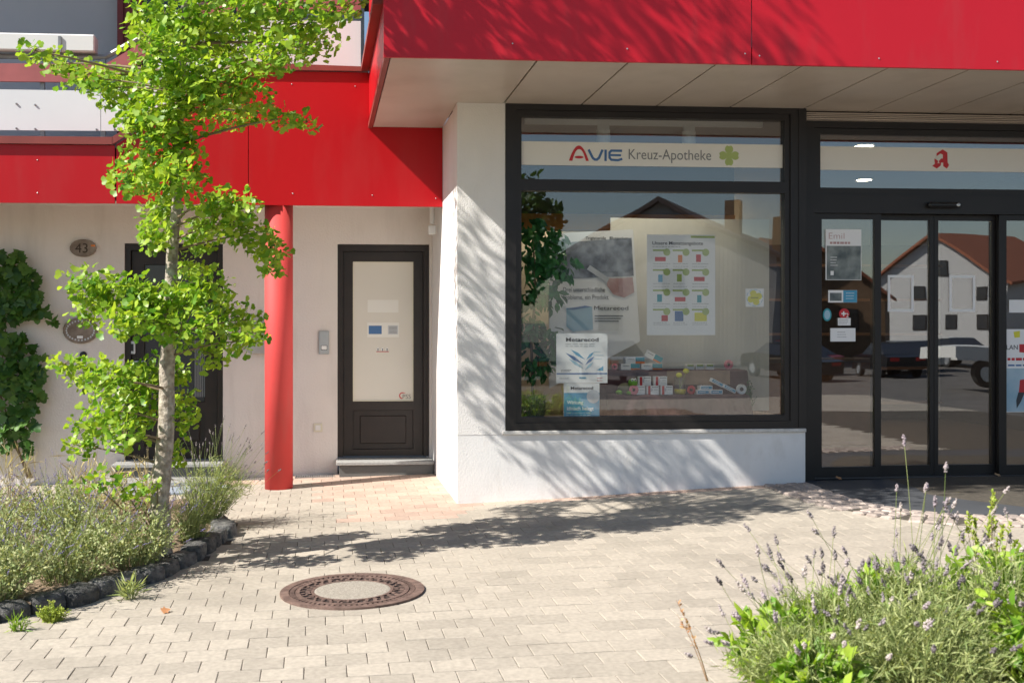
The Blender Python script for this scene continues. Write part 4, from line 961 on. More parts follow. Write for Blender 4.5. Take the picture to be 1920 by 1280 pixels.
# plush turtle
tt = at(1172, 740, 9.42); x, zb_ = tt.x, lo
t = thing('plush_turtle', 'green plush turtle with a brown shell beside the pink flower', 'plush toy', (x, 9.42, zb_))
m = MB(); m.ball((x, 9.43, zb_ + .052), .062, .05, .05, 14); m.build('shell', 'plush_shell', t, smooth=True)
m = MB(); m.ball((x - .055, 9.41, zb_ + .022), .03, .03, .022, 10); m.ball((x + .035, 9.40, zb_ + .022), .035, .03, .022, 10); m.build('feet', 'plush_green', t, smooth=True)
m = MB(); m.ball((x + .062, 9.40, zb_ + .105), .040, .036, .036, 14); m.ball((x + .045, 9.41, zb_ + .068), .022, .022, .03, 8); hd = m.build('head', 'plush_green', t, smooth=True)
for sx in (-.012, .014):
    e_ = MB().ball((x + .062 + sx, 9.374, zb_ + .130), .013, .010, .014, 8).build('eye', 'eye_white', hd, smooth=True); MB().ball((x + .062 + sx, 9.3645, zb_ + .129), .005, .003, .006, 6).build('pupil', 'black', hd)
def flower(u, v, Y, r, m, name, label, zc=None):
    c = at(u, v, Y); z = c.z if zc is None else zc; t = thing(name, label, 'flower', (c.x, Y, z)); mb = MB()
    for k in range(11):
        a = 2 * math.pi * k / 11; mb.ball((c.x + .62 * r * math.cos(a), Y - .004 * (k % 2), z + .62 * r * math.sin(a)), r * .36, .006, r * .36, 7)
    mb.build('petals', m, t); MB().ball((c.x, Y - .010, z), r * .28, .008, r * .28, 8).build('centre', 'engraved', t)
flower(1188, 737, 9.38, .045, 'pink', 'artificial_flower', 'pink artificial flower beside the plush turtle', lo + .045)
flower(1366, 687, 9.62, .045, 'pink', 'artificial_flower', 'pink artificial flower at the right of the upper step', up + .045); flower(1152, 690, 9.62, .030, 'pink', 'artificial_flower', 'small pink flower at the left end of the upper step', up + .03)
flower(1296, 735, 9.41, .040, 'ink_red', 'artificial_flower', 'red artificial flower left of the blue boxes', lo + .04)
vz = at(1275, 735, 9.44); t = thing('glass_vase', 'glass vase with yellow liquid and two yellow flowers', 'vase', (vz.x, 9.44, lo))
MB().lathe([(.042, lo + .001), (.050, lo + .02), (.048, lo + .045)], vz.x, 9.44, 18).build('liquid', 'yellow_liquid', t, smooth=True); MB().lathe([(.046, lo + .0005), (.055, lo + .02), (.050, lo + .12), (.056, lo + .15)], vz.x, 9.44, 20).build('glass_body', 'small_glass', t, smooth=True)
for dx, dz in ((-.012, .155), (.05, .19)):
    st_ = MB().tube([(vz.x, 9.44, lo + .05), (vz.x + dx, 9.43, lo + dz)], .002, 5).build('stem', 'ink_green', t); MB().ball((vz.x + dx, 9.43, lo + dz + .012), .028, .02, .022, 10).build('blossom', 'ink_yellow', st_)
#SECTION6
# ------------------------------------------------------------------ plants
def fan_leaf():
    vs = [(0, 0, 0), (-.006, .42, .02), (.006, .42, .02)]; k = len(vs); n = 7
    for i in range(n):
        a = R(-58 + 116 * i / (n - 1)); r = .62 * (1 - .10 * (i in (0, n - 1)) - .16 * (i == n // 2)); vs.append((r * math.sin(a), .40 + r * math.cos(a), .10 * abs(math.sin(a)) ** 1.3 + .02 * (i % 2)))
    vs.append((0, .40, 0)); c = len(vs) - 1
    return vs, [(0, 2, 1)] + [(c, k + i + 1, k + i) for i in range(n - 1)]
def oval_leaf(w=.3, fold=.08):
    return [(0, 0, 0), (-w * .8, .32, fold), (-w * .75, .65, fold), (0, 1, -.06), (w * .75, .65, fold), (w * .8, .32, fold), (0, .33, 0), (0, .66, 0)], [(0, 6, 1), (1, 6, 7, 2), (2, 7, 3), (0, 5, 6), (5, 4, 7, 6), (4, 3, 7)]
def lobed_leaf():
    pts = [(-.08, .02), (-.46, .05), (-.38, .30), (-.58, .52), (-.30, .58), (-.22, .82), (0, 1), (.22, .82), (.30, .58), (.58, .52), (.38, .30), (.46, .05), (.08, .02)]
    vs = [(x, y, .10 * abs(x) + .04 * math.sin(9 * x)) for x, y in pts] + [(0, .35, -.05)]; c = len(pts)
    return vs, [(c, (i + 1) % c, i) for i in range(c)]
def slim_leaf(w=.10): return [(0, 0, 0), (-w, .45, .03), (0, 1, -.05), (w, .45, .03)], [(0, 3, 2), (0, 2, 1)]
OCT = ([(0, 0, 1), (1, 0, 0), (0, 1, 0), (-1, 0, 0), (0, -1, 0), (0, 0, -1)], [(0, 1, 2), (0, 2, 3), (0, 3, 4), (0, 4, 1), (5, 2, 1), (5, 3, 2), (5, 4, 3), (5, 1, 4)])
def ribbon_mesh(curves, wd, rnd=None):
    """curves: (n, k, 3) -> three sided thin stems"""
    n, k, _ = curves.shape; V = np.zeros((n, k, 3, 3)); wd = np.broadcast_to(np.asarray(wd), (k,))
    a1 = np.array([1, 0, 0]); a2 = np.array([-.5, .87, 0]); a3 = np.array([-.5, -.87, 0])
    for q, ax in enumerate((a1, a2, a3)): V[:, :, q, :] = curves + ax[None, None, :] * wd[None, :, None]
    V = V.reshape(-1, 3); F = []
    base = np.arange(n)[:, None] * (k * 3)
    for i in range(k - 1):
        for q in range(3):
            a = i * 3 + q; b = i * 3 + (q + 1) % 3; F.append(np.stack([base[:, 0] + a, base[:, 0] + b, base[:, 0] + b + 3, base[:, 0] + a + 3], 1))
    F = np.concatenate(F); me = bpy.data.meshes.new('stems'); me.vertices.add(len(V)); me.vertices.foreach_set('co', V.astype(np.float32).ravel())
    me.loops.add(F.size); me.loops.foreach_set('vertex_index', F.astype(np.int32).ravel()); me.polygons.add(len(F)); me.polygons.foreach_set('loop_start', (np.arange(len(F)) * 4).astype(np.int32)); me.polygons.foreach_set('loop_total', np.full(len(F), 4, np.int32)); me.update(calc_edges=True)
    at_ = me.attributes.new('rnd', 'FLOAT', 'POINT'); at_.data.foreach_set('value', np.repeat(rng.random(n), k * 3).astype(np.float32)); return me
def shift(me, o): 
    off = wloc(o)
    co_ = np.zeros(len(me.vertices) * 3, np.float32); me.vertices.foreach_get('co', co_); co_ = co_.reshape(-1, 3) - np.array(off, np.float32); me.vertices.foreach_set('co', co_.ravel()); me.update(); return me
def part(name, me, m, parent): return link(name, shift(me, parent), m, parent)
def bezier(p0, p1, p2, ts): return ((1 - ts)[None, :, None] ** 2) * p0[:, None, :] + (2 * ts * (1 - ts))[None, :, None] * p1[:, None, :] + (ts ** 2)[None, :, None] * p2[:, None, :]

# --- ginkgo tree
TX, TY = -1.0, 7.1
tg = zg(TX, TY) + .05
tree = thing('ginkgo_tree', 'young ginkgo tree with bright green fan leaves in the planting bed', 'tree', (TX, TY, tg))
tp_ = [at(u, v, TY) for u, v in [(300, 940), (307, 860), (311, 780), (314, 700), (317, 620), (320, 540), (325, 460), (330, 390), (333, 300), (338, 180), (345, 60), (352, -60)]]
pts = [Vector((tp_[0].x + .005, TY, tg - .1)), Vector((tp_[0].x, TY, tg + .06))] + tp_
pts += [pts[-1] + Vector((.04 * k, -.05 * k, .55 * k)) for k in range(1, 9)]
rad = [.085, .070] + [.060, .055, .050, .047, .044, .041, .036, .031, .031, .029, .027, .026] + [.024, .021, .018, .015, .012, .010, .008, .005]
pd = []; rd = []
for i in range(len(pts) - 1):
    for q in range(4):
        t_ = q / 4; p = pts[i].lerp(pts[i + 1], t_); pd.append(p + Vector((math.sin(p.z * 9) * .004, math.cos(p.z * 7) * .005, 0))); rd.append((rad[i] * (1 - t_) + rad[i + 1] * t_) * (1 + .05 * math.sin(p.z * 23 + i) + random.uniform(-.03, .03)))
tm = MB().tube(pd, rd, 14); tm.build('trunk', 'bark', tree, smooth=True)
CL = [(470, 15, 110, 45), (560, 45, 75, 30), (620, 25, 45, 22), (655, 12, 25, 10), (585, 85, 60, 22), (520, 100, 60, 35), (430, 90, 70, 50), (350, 40, 80, 50), (280, 30, 45, 40), (300, 95, 65, 55), (380, 150, 75, 55), (330, 190, 80, 60), (450, 165, 60, 40), (430, 215, 50, 25), (485, 212, 35, 16), (530, 222, 35, 14), (575, 230, 25, 10),
      (255, 165, 55, 40), (215, 165, 45, 35), (180, 148, 35, 25), (140, 140, 35, 22), (105, 118, 28, 18), (65, 95, 22, 16), (275, 230, 55, 45), (330, 260, 55, 45), (280, 300, 60, 40), (245, 330, 40, 30), (320, 340, 40, 40), (300, 390, 35, 45), (290, 440, 30, 35), (360, 330, 25, 30),
      (400, 375, 40, 20), (440, 385, 45, 25), (420, 420, 60, 30), (470, 440, 40, 30), (505, 465, 32, 35), (512, 500, 20, 18), (380, 440, 35, 30), (350, 500, 28, 30),
      (160, 530, 35, 28), (200, 545, 50, 38), (250, 555, 55, 42), (300, 575, 50, 42), (240, 600, 60, 30), (165, 580, 30, 28), (350, 560, 35, 40), (390, 540, 45, 40), (410, 590, 45, 35), (340, 620, 55, 30), (455, 600, 35, 28), (440, 640, 35, 22), (478, 625, 22, 14), (400, 665, 30, 30),
      (120, 682, 28, 12), (160, 700, 35, 28), (200, 715, 45, 38), (250, 710, 50, 38), (210, 770, 55, 38), (270, 760, 40, 42), (170, 800, 40, 28), (150, 835, 25, 22), (230, 815, 40, 25), (300, 700, 35, 30), (340, 780, 26, 35), (350, 740, 18, 16), (325, 850, 14, 22), (330, 700, 26, 22)]
P_, D_ = [], []; twigs = MB(); SC = 300.0
trunk_z = [(p.z, p) for p in pts]
def trunk_at(z):
    for i in range(len(pts) - 1):
        if pts[i].z <= z <= pts[i + 1].z: return pts[i].lerp(pts[i + 1], (z - pts[i].z) / (pts[i + 1].z - pts[i].z + 1e-6))
    return pts[-1] if z > pts[-1].z else pts[0]
def cluster(c, rx, ry, rz, n, spread=.5):
    v = rdir(n) * (rng.random((n, 1)) ** spread) * np.array([rx, ry, rz]); P_.append(v + np.array(c)); D_.append(v / np.array([rx, ry, rz]))
def limb(c):
    z0 = max(tg + .5, c.z - .05 - .10 * abs(c.x - TX)); b = trunk_at(z0); m_ = b.lerp(c, .55) + Vector((0, 0, .03)); q = [b.lerp(m_, t).lerp(m_.lerp(c, t), t) for t in (0, .25, .5, .75, 1)]
    L = (c - b).length; r0 = min(.014, .006 + .008 * L); twigs.tube(q, [r0, r0 * .8, r0 * .6, r0 * .45, r0 * .3], 5)
for (u, v, rx, ry) in CL:
    far = abs(u - 320) > 130
    dy = random.uniform(-.55, .35) if far else random.uniform(-.5, .3)
    if v < 270: dy = random.uniform(-.5, .95)
    if abs(u - 325) < 62: dy = random.uniform(-.45, 0) if v < 380 else random.choice((random.uniform(-.35, -.12), random.uniform(.08, .4)))
    Y = TY + dy; c = at(u, v, Y); k = Y / 7.0
    n = int((int(rx * ry * math.pi * .036) + 14) * (1.05 if v > 500 else 1)); cluster(c, rx / SC * k, max(.14, .95 * rx / SC), ry / SC * k, n)
    if random.random() < .55: limb(c)
    for _ in range(3 + rx // 22):
        e = c + Vector((random.uniform(-.8, .8) * rx / SC, random.uniform(-.1, .1), random.uniform(-.7, .7) * ry / SC)); twigs.tube([c, c.lerp(e, .5) + Vector((0, 0, .012)), e], [.0035, .0028, .0015], 4)
for (u, v, rx, ry) in [(165, 905, 25, 12), (205, 895, 28, 18), (235, 908, 22, 12), (255, 935, 16, 14), (280, 905, 10, 8)]:
    c = at(u, v, 7.0); cluster(c, rx / SC, .06, ry / SC, 26); twigs.tube([Vector((TX, TY, tg + .12)), c + Vector((.05, 0, -.02)), c], [.005, .004, .002], 4)
for (u, v, Y) in [(335, -20, 8.1), (300, 40, 8.15), (360, 60, 8.1), (330, 120, 8.1), (345, 190, 8.05), (290, 150, 8.1), (310, 90, 8.2), (380, 70, 7.9), (440, 60, 7.9), (500, 60, 7.85), (420, 115, 7.85), (340, 90, 7.9), (560, 62, 7.8), (470, 100, 7.8)]:
    c = at(u, v, Y); cluster(c, .17, .16, .15, 62); limb(c)
low_n = sum(len(p) for p in P_)
for k in range(24):                                  # dense upper crown, above the picture
    t_ = random.uniform(1.0, 2.9); c = Vector((-1.0 + random.uniform(-.55, .5), 7.66 - .35 * t_ + random.uniform(-.25, .25), 3.85 + t_ + random.uniform(-.5, .5)))
    cluster(c, .26, .24, .15, 75); limb(c)
for k in range(26):                                  # back of the crown, above the picture
    c = Vector((random.uniform(-1.6, .1), random.uniform(7.5, 8.3), random.uniform(4.0, 5.3)))
    if project(c)[1] < -60: cluster(c, .26, .22, .14, 70)
for k in range(50):                                  # the crown goes on above the picture
    z = random.uniform(3.75, 6.9); rr = 1.25 * (1 - ((z - 4.9) / 4.2) ** 2) ** .5 * random.uniform(.25, 1); a = random.uniform(0, 6.283); b = trunk_at(z)
    c = Vector((b.x + rr * math.cos(a), b.y + rr * math.sin(a) * .6, z))
    if project(c)[1] > -70: continue
    cluster(c, .28, .28, .17, 95); limb(c)
pos = np.concatenate(P_); dd = np.concatenate(D_); n = len(pos)
dirs = dd * .7 + rdir(n) * .9 + np.array([0, 0, -.15]); nor = rdir(n) * .75 + np.array([-.45, -.30, .75])
fv, ff_ = fan_leaf(); uv = np.array([project(p) for p in pos]); infr = (uv[:, 0] > 0) & (uv[:, 0] < 1920) & (uv[:, 1] > 0)
leaf_parts('leaf', fv, ff_, pos, frames(dirs, nor), rng.uniform(.030, .074, n), 'ginkgo_leaf', tree, 300, pos[:, 1] + np.where(infr, 0, 50), 'crown')
tag(twigs.build('branches', 'twig', tree, smooth=True), kind='stuff')

def plant(name, label, cx, cy, rx, ry, h, nst, lm, leaf, llen, per, group=None, head=None, heads=0, hm=None, hlen=.04, hsize=.006, hn=14, rise=.10, lean=(0, 0), z0=None, stemm=None, tmin=.2, cat='plant', hang=.0, nobj=0):
    zb = (zg(cx, cy) + .05) if z0 is None else z0; t = thing(name, label, cat, (cx, cy, zb), group)
    a = rng.uniform(0, 2 * np.pi, nst); r = np.sqrt(rng.random(nst)); p0 = np.stack([cx + .35 * rx * r * np.cos(a), cy + .35 * ry * r * np.sin(a), np.full(nst, zb - .02)], 1)
    hh_ = h * (1 - .45 * r ** 2) * rng.uniform(.72, 1.08, nst)
    p2 = np.stack([cx + rx * r * np.cos(a) + lean[0] * hh_, cy + ry * r * np.sin(a) + lean[1] * hh_, zb + hh_], 1) + rng.normal(0, .012, (nst, 3))
    p1 = (p0 + p2) / 2 + np.stack([-.10 * rx * np.cos(a), -.1 * ry * np.sin(a), .16 * hh_], 1)
    ts = np.linspace(0, 1, 6); cv = bezier(p0, p1, p2, ts)
    tag(part('stems', ribbon_mesh(cv, np.array([.0022, .002, .0018, .0015, .0013, .001])), stemm or lm, t), kind='stuff')
    tl = rng.uniform(tmin, 1, (nst, per)); q = bezier(p0, p1, p2, np.array([0.]))
    L = ((1 - tl)[:, :, None] ** 2) * p0[:, None] + (2 * tl * (1 - tl))[:, :, None] * p1[:, None] + (tl ** 2)[:, :, None] * p2[:, None]
    tang = 2 * (1 - tl)[:, :, None] * (p1 - p0)[:, None] + 2 * tl[:, :, None] * (p2 - p1)[:, None]; L = L.reshape(-1, 3); tang = tang.reshape(-1, 3); tang /= np.linalg.norm(tang, axis=1, keepdims=True)
    m_ = len(L); dirs = tang * .8 + rdir(m_) * .8 + np.array([0, 0, -hang]); leaf_parts('leaf', leaf[0], leaf[1], L, frames(dirs, rdir(m_) * .7 + np.array([-.3, -.2, .8])), rng.uniform(.6, 1.25, m_) * llen, lm, t, nobj, L[:, 1] - .8 * L[:, 2])
    if heads:
        ix = rng.choice(nst, heads, replace=heads > nst); tip = p2[ix]; dr = (p2 - p1)[ix]; dr /= np.linalg.norm(dr, axis=1, keepdims=True); dr = dr + rng.normal(0, .22, dr.shape); dr[:, 2] = np.abs(dr[:, 2]) + .15; dr /= np.linalg.norm(dr, axis=1, keepdims=True)
        ln_ = rise * rng.uniform(.5, 1.35, heads); end = tip + dr * ln_[:, None]; mid = (tip + end) / 2 + rng.normal(0, .008, (heads, 3))
        tag(part('flower_stalks', ribbon_mesh(bezier(tip, mid, end, np.linspace(0, 1, 4)), .0014), stemm or lm, t), kind='stuff')
        hl = hlen * rng.uniform(.6, 1.3, heads); tt_ = np.tile(np.linspace(0, 1, hn), (heads, 1)); wv = (.55 + .45 * np.sin(tt_ * np.pi)) * (1 - .35 * tt_)
        ang = rng.uniform(0, 6.283, (heads, hn)); F_ = end[:, None] + dr[:, None] * ((tt_ - .3) * hl[:, None])[:, :, None] + rdir(heads * hn).reshape(heads, hn, 3) * (hsize * .75 * wv)[:, :, None]
        k_ = heads * hn; tag(part('flowers', scatter(OCT[0], OCT[1], F_.reshape(-1, 3), frames(rdir(k_), rdir(k_)), (hsize * rng.uniform(.6, 1.1, (heads, hn)) * wv).reshape(-1), np.clip(np.repeat(rng.random(heads), hn) * .7 + rng.random(k_) * .3, 0, 1)), hm, t), kind='stuff')
    return t
# --- plants of the left bed
slim = slim_leaf(.16); needle = slim_leaf(.05); ov = oval_leaf(.30); ov2 = oval_leaf(.22)
cats = [(-1.75, 6.12, 'low catmint mound nearest the dark edging stones'), (-1.42, 6.52, 'catmint mound in front of the ginkgo trunk, left'), (-1.12, 6.86, 'catmint mound at the foot of the ginkgo trunk'), (-1.95, 6.75, 'catmint mound in the middle of the left bed'), (-1.55, 7.25, 'pale flowering catmint mound left behind the trunk'), (-2.15, 7.45, 'catmint mound at the left picture edge, middle'), (-2.3, 6.35, 'catmint mound at the lower left picture corner'), (-1.85, 8.1, 'catmint mound at the back of the bed near the wall'), (-2.55, 8.2, 'catmint mound at the far left under the vine')]
for i, (x, y, lb) in enumerate(cats):
    plant('catmint', lb, x, y, .36, .33, random.uniform(.34, .44) + (.06 if y > 7 else 0), 190, 'catmint_leaf', slim_leaf(.24), .026, 15, 'catmint plants in the left bed', True, 50, 'flower_blue', .06, .0055, 11, .13)
plant('lavender', 'grey green lavender with dark spikes right of the ginkgo trunk', -.83, 8.35, .28, .30, .46, 260, 'lavender_leaf', needle, .045, 12, 'lavender plants in the left bed', True, 85, 'flower_dry', .035, .0065, 12, .24, lean=(.28, 0))
plant('lavender', 'small lavender with pale spikes at the right edge stones', -.83, 7.55, .17, .22, .30, 150, 'lavender_leaf', needle, .035, 12, 'lavender plants in the left bed', True, 70, 'flower_pale', .03, .005, 10, .10)
for x, y, h, lb in [(-2.35, 8.9, .55, 'dry straw grass tuft below the vine'), (-1.9, 9.1, .50, 'dry straw grass tuft before the house wall'), (-1.55, 8.7, .42, 'dry straw grass tuft left of the trunk'), (-1.35, 8.9, .40, 'dry straw grass tuft before the granite step'), (-2.9, 8.6, .5, 'dry straw grass tuft at the left picture edge')]:
    plant('dry_grass', lb, x, y, .22, .18, h, 48, 'straw', slim_leaf(.03), .14, 2, 'dry grass tufts', True, 14, 'straw', .05, .004, 8, .10, tmin=.05)
plant('tall_catmint', 'tall pale flower stalks at the left edge before the wall', -2.62, 8.75, .25, .2, .72, 26, 'straw', slim_leaf(.2), .03, 8, None, True, 22, 'flower_pale', .12, .009, 16, .06)
plant('weed', 'small yellow green weed growing in front of the edging stones', at(97, 1150, 5.88).x, 5.88, .08, .05, .085, 90, 'sprout_leaf', slim_leaf(.3), .013, 14, None, z0=zg(-1.4, 5.9))
plant('weed', 'bright green grass tuft between the edging stones', at(245, 1105, 6.30).x, 6.27, .06, .04, .10, 26, 'lavender_leaf', slim_leaf(.05), .08, 3, None, z0=zg(-1.1, 6.4))
plant('weed', 'tiny green tuft at the left end of the edging stones', at(38, 1162, 5.75).x, 5.72, .05, .03, .09, 24, 'shrub_leaf', slim_leaf(.06), .05, 3, None, z0=zg(-1.6, 5.7))
for i, (u, v, lb) in enumerate([(303, 1132, 'dry orange leaf lying on the paving near the edging'), (158, 1110, 'curled brown leaf lying at the foot of the edging stones'), (1570, 899, 'dry orange leaf lying on the dark entrance slab'), (1868, 893, 'small dry leaf lying before the sliding doors')]):
    z = .02 if i < 2 else .17; d = FPX * (EYE - z) / (v - PY); c = (u - PX) / FPX * d; x, y = c * ca + d * sa, d * ca - c * sa; lv, lf_ = lobed_leaf()
    if i < 2: z = zg(x, y)
    me = scatter(lv, lf_, np.array([[0, 0, .012]]), frames(np.array([[.8, .5, .1]]), np.array([[.2, -.3, .8]])), np.array([.05])); o = link('fallen_leaf', me, 'dead_leaf'); o.location = (x, y, z); tag(o, lb, 'leaf', 'fallen leaves')
# --- vine on the wall
vt = thing('climbing_vine', 'dark green vine with lobed leaves climbing the wall at the left edge', 'vine', (-3.0, 10.95, 0))
vp = []
for (u, v, rx, ry, n) in [(15, 500, 50, 40, 70), (40, 540, 40, 50, 70), (60, 575, 35, 30, 40), (10, 570, 50, 40, 60), (95, 598, 12, 8, 6), (20, 640, 45, 25, 40), (40, 680, 40, 40, 60), (15, 720, 50, 50, 70), (55, 740, 28, 40, 40), (30, 790, 40, 35, 45), (-60, 640, 70, 180, 160), (70, 700, 20, 30, 14), (50, 830, 14, 10, 7), (50, 850, 8, 8, 4), (0, 820, 30, 25, 20)]:
    c = at(u, v, 10.88); w_ = rdir(n) * (rng.random((n, 1)) ** .5) * np.array([rx / 195, .07, ry / 195]); vp.append(w_ + np.array(c))
vp = np.concatenate(vp); vp[:, 1] = np.minimum(vp[:, 1], 10.97); n = len(vp); lv, lf_ = lobed_leaf()
uv = np.array([project(p) for p in vp])
leaf_parts('leaf', lv, lf_, vp, frames(rdir(n) * .6 + np.array([.15, -.2, -.8]), rdir(n) * .5 + np.array([0, -1, .35])), rng.uniform(.06, .12, n), 'vine_leaf', vt, 300, vp[:, 1] + np.where(uv[:, 0] > 0, 0, 50))
vs_ = MB()
for k in range(3):
    x = -2.98 + k * .05; vs_.tube([Vector((-2.75 + .02 * k, 10.93, 0)), Vector((x - .1 * (k % 3), 10.95, .7)), Vector((x - .2 + .06 * k, 10.95, 1.3)), Vector((x - .1, 10.96, 2.0))], [.012, .010, .007, .004], 5)
vs_.build('stems', 'twig', vt)
# --- ficus in the window
ft = thing('ficus', 'dark green potted ficus at the left inside the shop window', 'plant', (1.80, 9.3, .673))
MB().lathe([(.07, .673), (.10, .70), (.11, .86), (.105, .87), (.06, .87)], 1.80, 9.30, 20).build('pot', 'granite_dark', ft, smooth=True); MB().tube([(1.80, 9.30, .8), (1.79, 9.31, 1.3), (1.82, 9.29, 1.75), (1.80, 9.3, 2.25)], [.014, .012, .010, .005], 7).build('trunk', 'twig', ft)
fp = []
for (u, v, rx, ry, n) in [(1000, 430, 30, 28, 60), (1030, 450, 32, 30, 70), (1010, 490, 42, 40, 110), (1050, 500, 28, 30, 45), (1000, 550, 32, 34, 70), (1030, 545, 28, 34, 50), (1000, 620, 32, 40, 80), (1040, 645, 26, 38, 60), (1005, 680, 36, 30, 70), (1080, 487, 12, 10, 5)]:
    c = at(u, v, 9.32); w_ = rdir(n) * (rng.random((n, 1)) ** .5) * np.array([rx / 225, .13, ry / 225]); fp.append(w_ + np.array(c))
fp = np.concatenate(fp); fp[:, 0] = np.maximum(fp[:, 0], 1.56); fp[:, 1] = np.maximum(fp[:, 1], 9.09); n = len(fp)
leaf_parts('leaf', *oval_leaf(.24), fp, frames(rdir(n) * .7 + np.array([.1, -.3, -.75]), rdir(n) * .6 + np.array([0, -.8, .6])), rng.uniform(.07, .13, n), 'ficus_leaf', ft, 300)
plant('dried_lavender', 'dried brown lavender bunch in the lower left window corner', 1.80, 9.20, .17, .07, .17, 120, 'flower_dry', needle, .03, 6, None, True, 90, 'flower_pale', .03, .0045, 8, .03, z0=.69)
plant('thyme_pot', 'small green artificial sprig at the right of the display stand', at(1402, 720, 9.6).x, 9.6, .05, .05, .28, 60, 'ficus_leaf', slim_leaf(.3), .02, 18, None, z0=.674)
# --- plants of the right bed
lav = [(2.02, 4.22, .38, 'lavender bush with grey spikes leaning over the paving'), (2.35, 4.30, .46, 'tallest lavender bush with upright pale spikes before the doors'), (2.12, 3.80, .44, 'lavender bush at the bottom picture edge, middle'), (1.78, 3.85, .34, 'low lavender bush at the left tip of the right bed'), (2.62, 4.05, .50, 'lavender bush between the leafy shrubs on the right')]
for i, (x, y, h, lb) in enumerate(lav):
    plant('lavender_bush', lb, x, y, .32, .26, h, 300, 'lavender_leaf', slim_leaf(.055), .050, 13, 'lavender bushes in the right bed', True, 38, ['flower_dry', 'flower_pale', 'flower_dry', 'flower_pale', 'flower_dry'][i], .042, .0085, 22, [.22, .34, .16, .2, .22][i], lean=(-.18 if i in (0, 3) else .02, 0))
for i, (x, y, rx, h, lb) in enumerate([(1.80, 4.18, .26, .30, 'bright green leafy shrub at the left tip of the right bed'), (2.75, 4.28, .32, .46, 'bright green leafy shrub behind the lavender, right'), (2.70, 3.82, .34, .48, 'glossy leafy shrub at the lower right corner'), (1.72, 3.72, .20, .26, 'low leafy shrub at the bottom edge of the picture'), (2.35, 4.46, .30, .36, 'leafy shrub at the back of the right bed'), (3.1, 4.2, .3, .44, 'leafy shrub at the right picture edge')]):
    plant('leafy_shrub', lb, x, y, rx, rx * .8, h, 95, 'shrub_leaf', ov if i % 2 else ov2, .060 if i % 2 else .068, 14, 'leafy shrubs in the right bed', hang=.15, stemm='twig', tmin=.3, nobj=110)
plant('seed_stalk', 'single orange brown seed stalk at the left of the right bed', 1.50, 4.20, .03, .03, .36, 3, 'dead_leaf', ov, .018, 12, None, z0=zg(1.5, 4.2) + .1, lean=(-.35, 0), tmin=.45)
plant('sedum', 'yellow green sedum head on bare stems at the right edge', 2.98, 4.75, .13, .10, .66, 26, 'sprout_leaf', ov, .020, 26, None, stemm='twig', tmin=.86)
#SECTION7
# ------------------------------------------------------------------ the other side of the street (behind the camera, seen in the glass)
def house(label, cx, cy, w, dp, eave, ridge, wall, roof, wins, chim=(), over=.5, rot=0):
    t = thing('house', label, 'house', (cx, cy, 0)); t.rotation_euler = (0, 0, R(rot)); y1 = cy; y0 = cy - dp
    MB().prism([(cx - w / 2, -1.1), (cx + w / 2, -1.1), (cx + w / 2, eave), (cx, ridge), (cx - w / 2, eave)], y0, y1).build('wall', wall, t)
    sl_ = (ridge - eave) / (w / 2); ex = w / 2 + over; ez = ridge - sl_ * ex
    rf_ = MB()
    for s_ in (-1, 1): rf_.prism([(cx, ridge + .02), (cx + s_ * ex, ez + .02), (cx + s_ * ex, ez + .25), (cx, ridge + .28)], y0 - over, y1 + over)
    r = rf_.build('roof', roof, t)
    for (x, z, h) in chim: box('chimney', 'house_brown', r, cx + x - .4, cx + x + .4, cy - dp * .4 - .4, cy - dp * .4 + .4, z, z + h)
    for (x, z, ww, hh) in wins:
        f = box('window', 'wood_dark', t, cx + x - ww / 2, cx + x + ww / 2, y1 - .05, y1 + .06, z, z + hh); box('pane', 'house_glass', f, cx + x - ww / 2 + .08, cx + x + ww / 2 - .08, y1 + .061, y1 + .07, z + .08, z + hh - .08)
    return t
house('white gabled house with a red tiled roof across the street', 55.5, -78, 13, 12, 4.9, 9.0, 'house_white', 'roof_tile', [(-1.5, 3.4, 1.0, 1.3), (.6, 5.7, 1.0, 1.3), (4.3, 3.4, 1.0, 1.3), (-1.5, .6, 1.1, 1.4), (1.2, .6, 1.1, 1.4), (4.4, .6, 1.1, 1.4)], rot=60)
house('house with an orange roof behind the white gable', 47, -98, 12, 12, 5.5, 10.2, 'house_grey', 'roof_tile', [], rot=40)
house('brown timber house across the street', 32, -52, 9, 9, 3.2, 6.6, 'house_brown', 'roof_tile', [(-2, .8, 1.1, 1.3), (2, .8, 1.1, 1.3)], rot=30)
house('grey gabled house with dark roof and two chimneys across the street', 19.5, -45, 13, 11, 5.0, 8.4, 'house_grey', 'roof_dark', [(-3, 2.9, 1.2, 1.4), (1, 2.9, 1.2, 1.4), (-3, .7, 1.2, 1.5)], [(3.4, 6.0, 2.6), (6.0, 5.0, 2.6)], rot=32)
house('pale house at the end of the parking area', 78, -70, 12, 12, 5.2, 8.5, 'house_white', 'roof_dark', [(-3, 3.2, 1.2, 1.4)], rot=40)
def street_tree(label, x, y, h, r):
    t = thing('street_tree', label, 'tree', (x, y, 0), 'trees across the street'); MB().tube([(x, y, -1.1), (x + .1, y, h * .4), (x, y, h * .8)], [.22, .17, .06], 8).build('trunk', 'bark', t)
    n = 2600; v = rdir(n) * (rng.random((n, 1)) ** .4) * np.array([r, r, h * .36]); v *= (1 + .22 * np.sin(v[:, :1] * 3) * np.cos(v[:, 2:] * 2.5)); p = v + np.array([x, y, h * .62])
    part('crown', scatter(*oval_leaf(.4), p, frames(rdir(n), rdir(n)), rng.uniform(.3, .55, n)), 'street_leaf', t)
for a in [('tall street tree across the street, left', 6, -48, 11, 2.6), ('street tree beside the grey house', 10.5, -40, 9, 2.2), ('street tree left of the brown timber house', 24, -60, 8, 2.2)]: street_tree(*a)
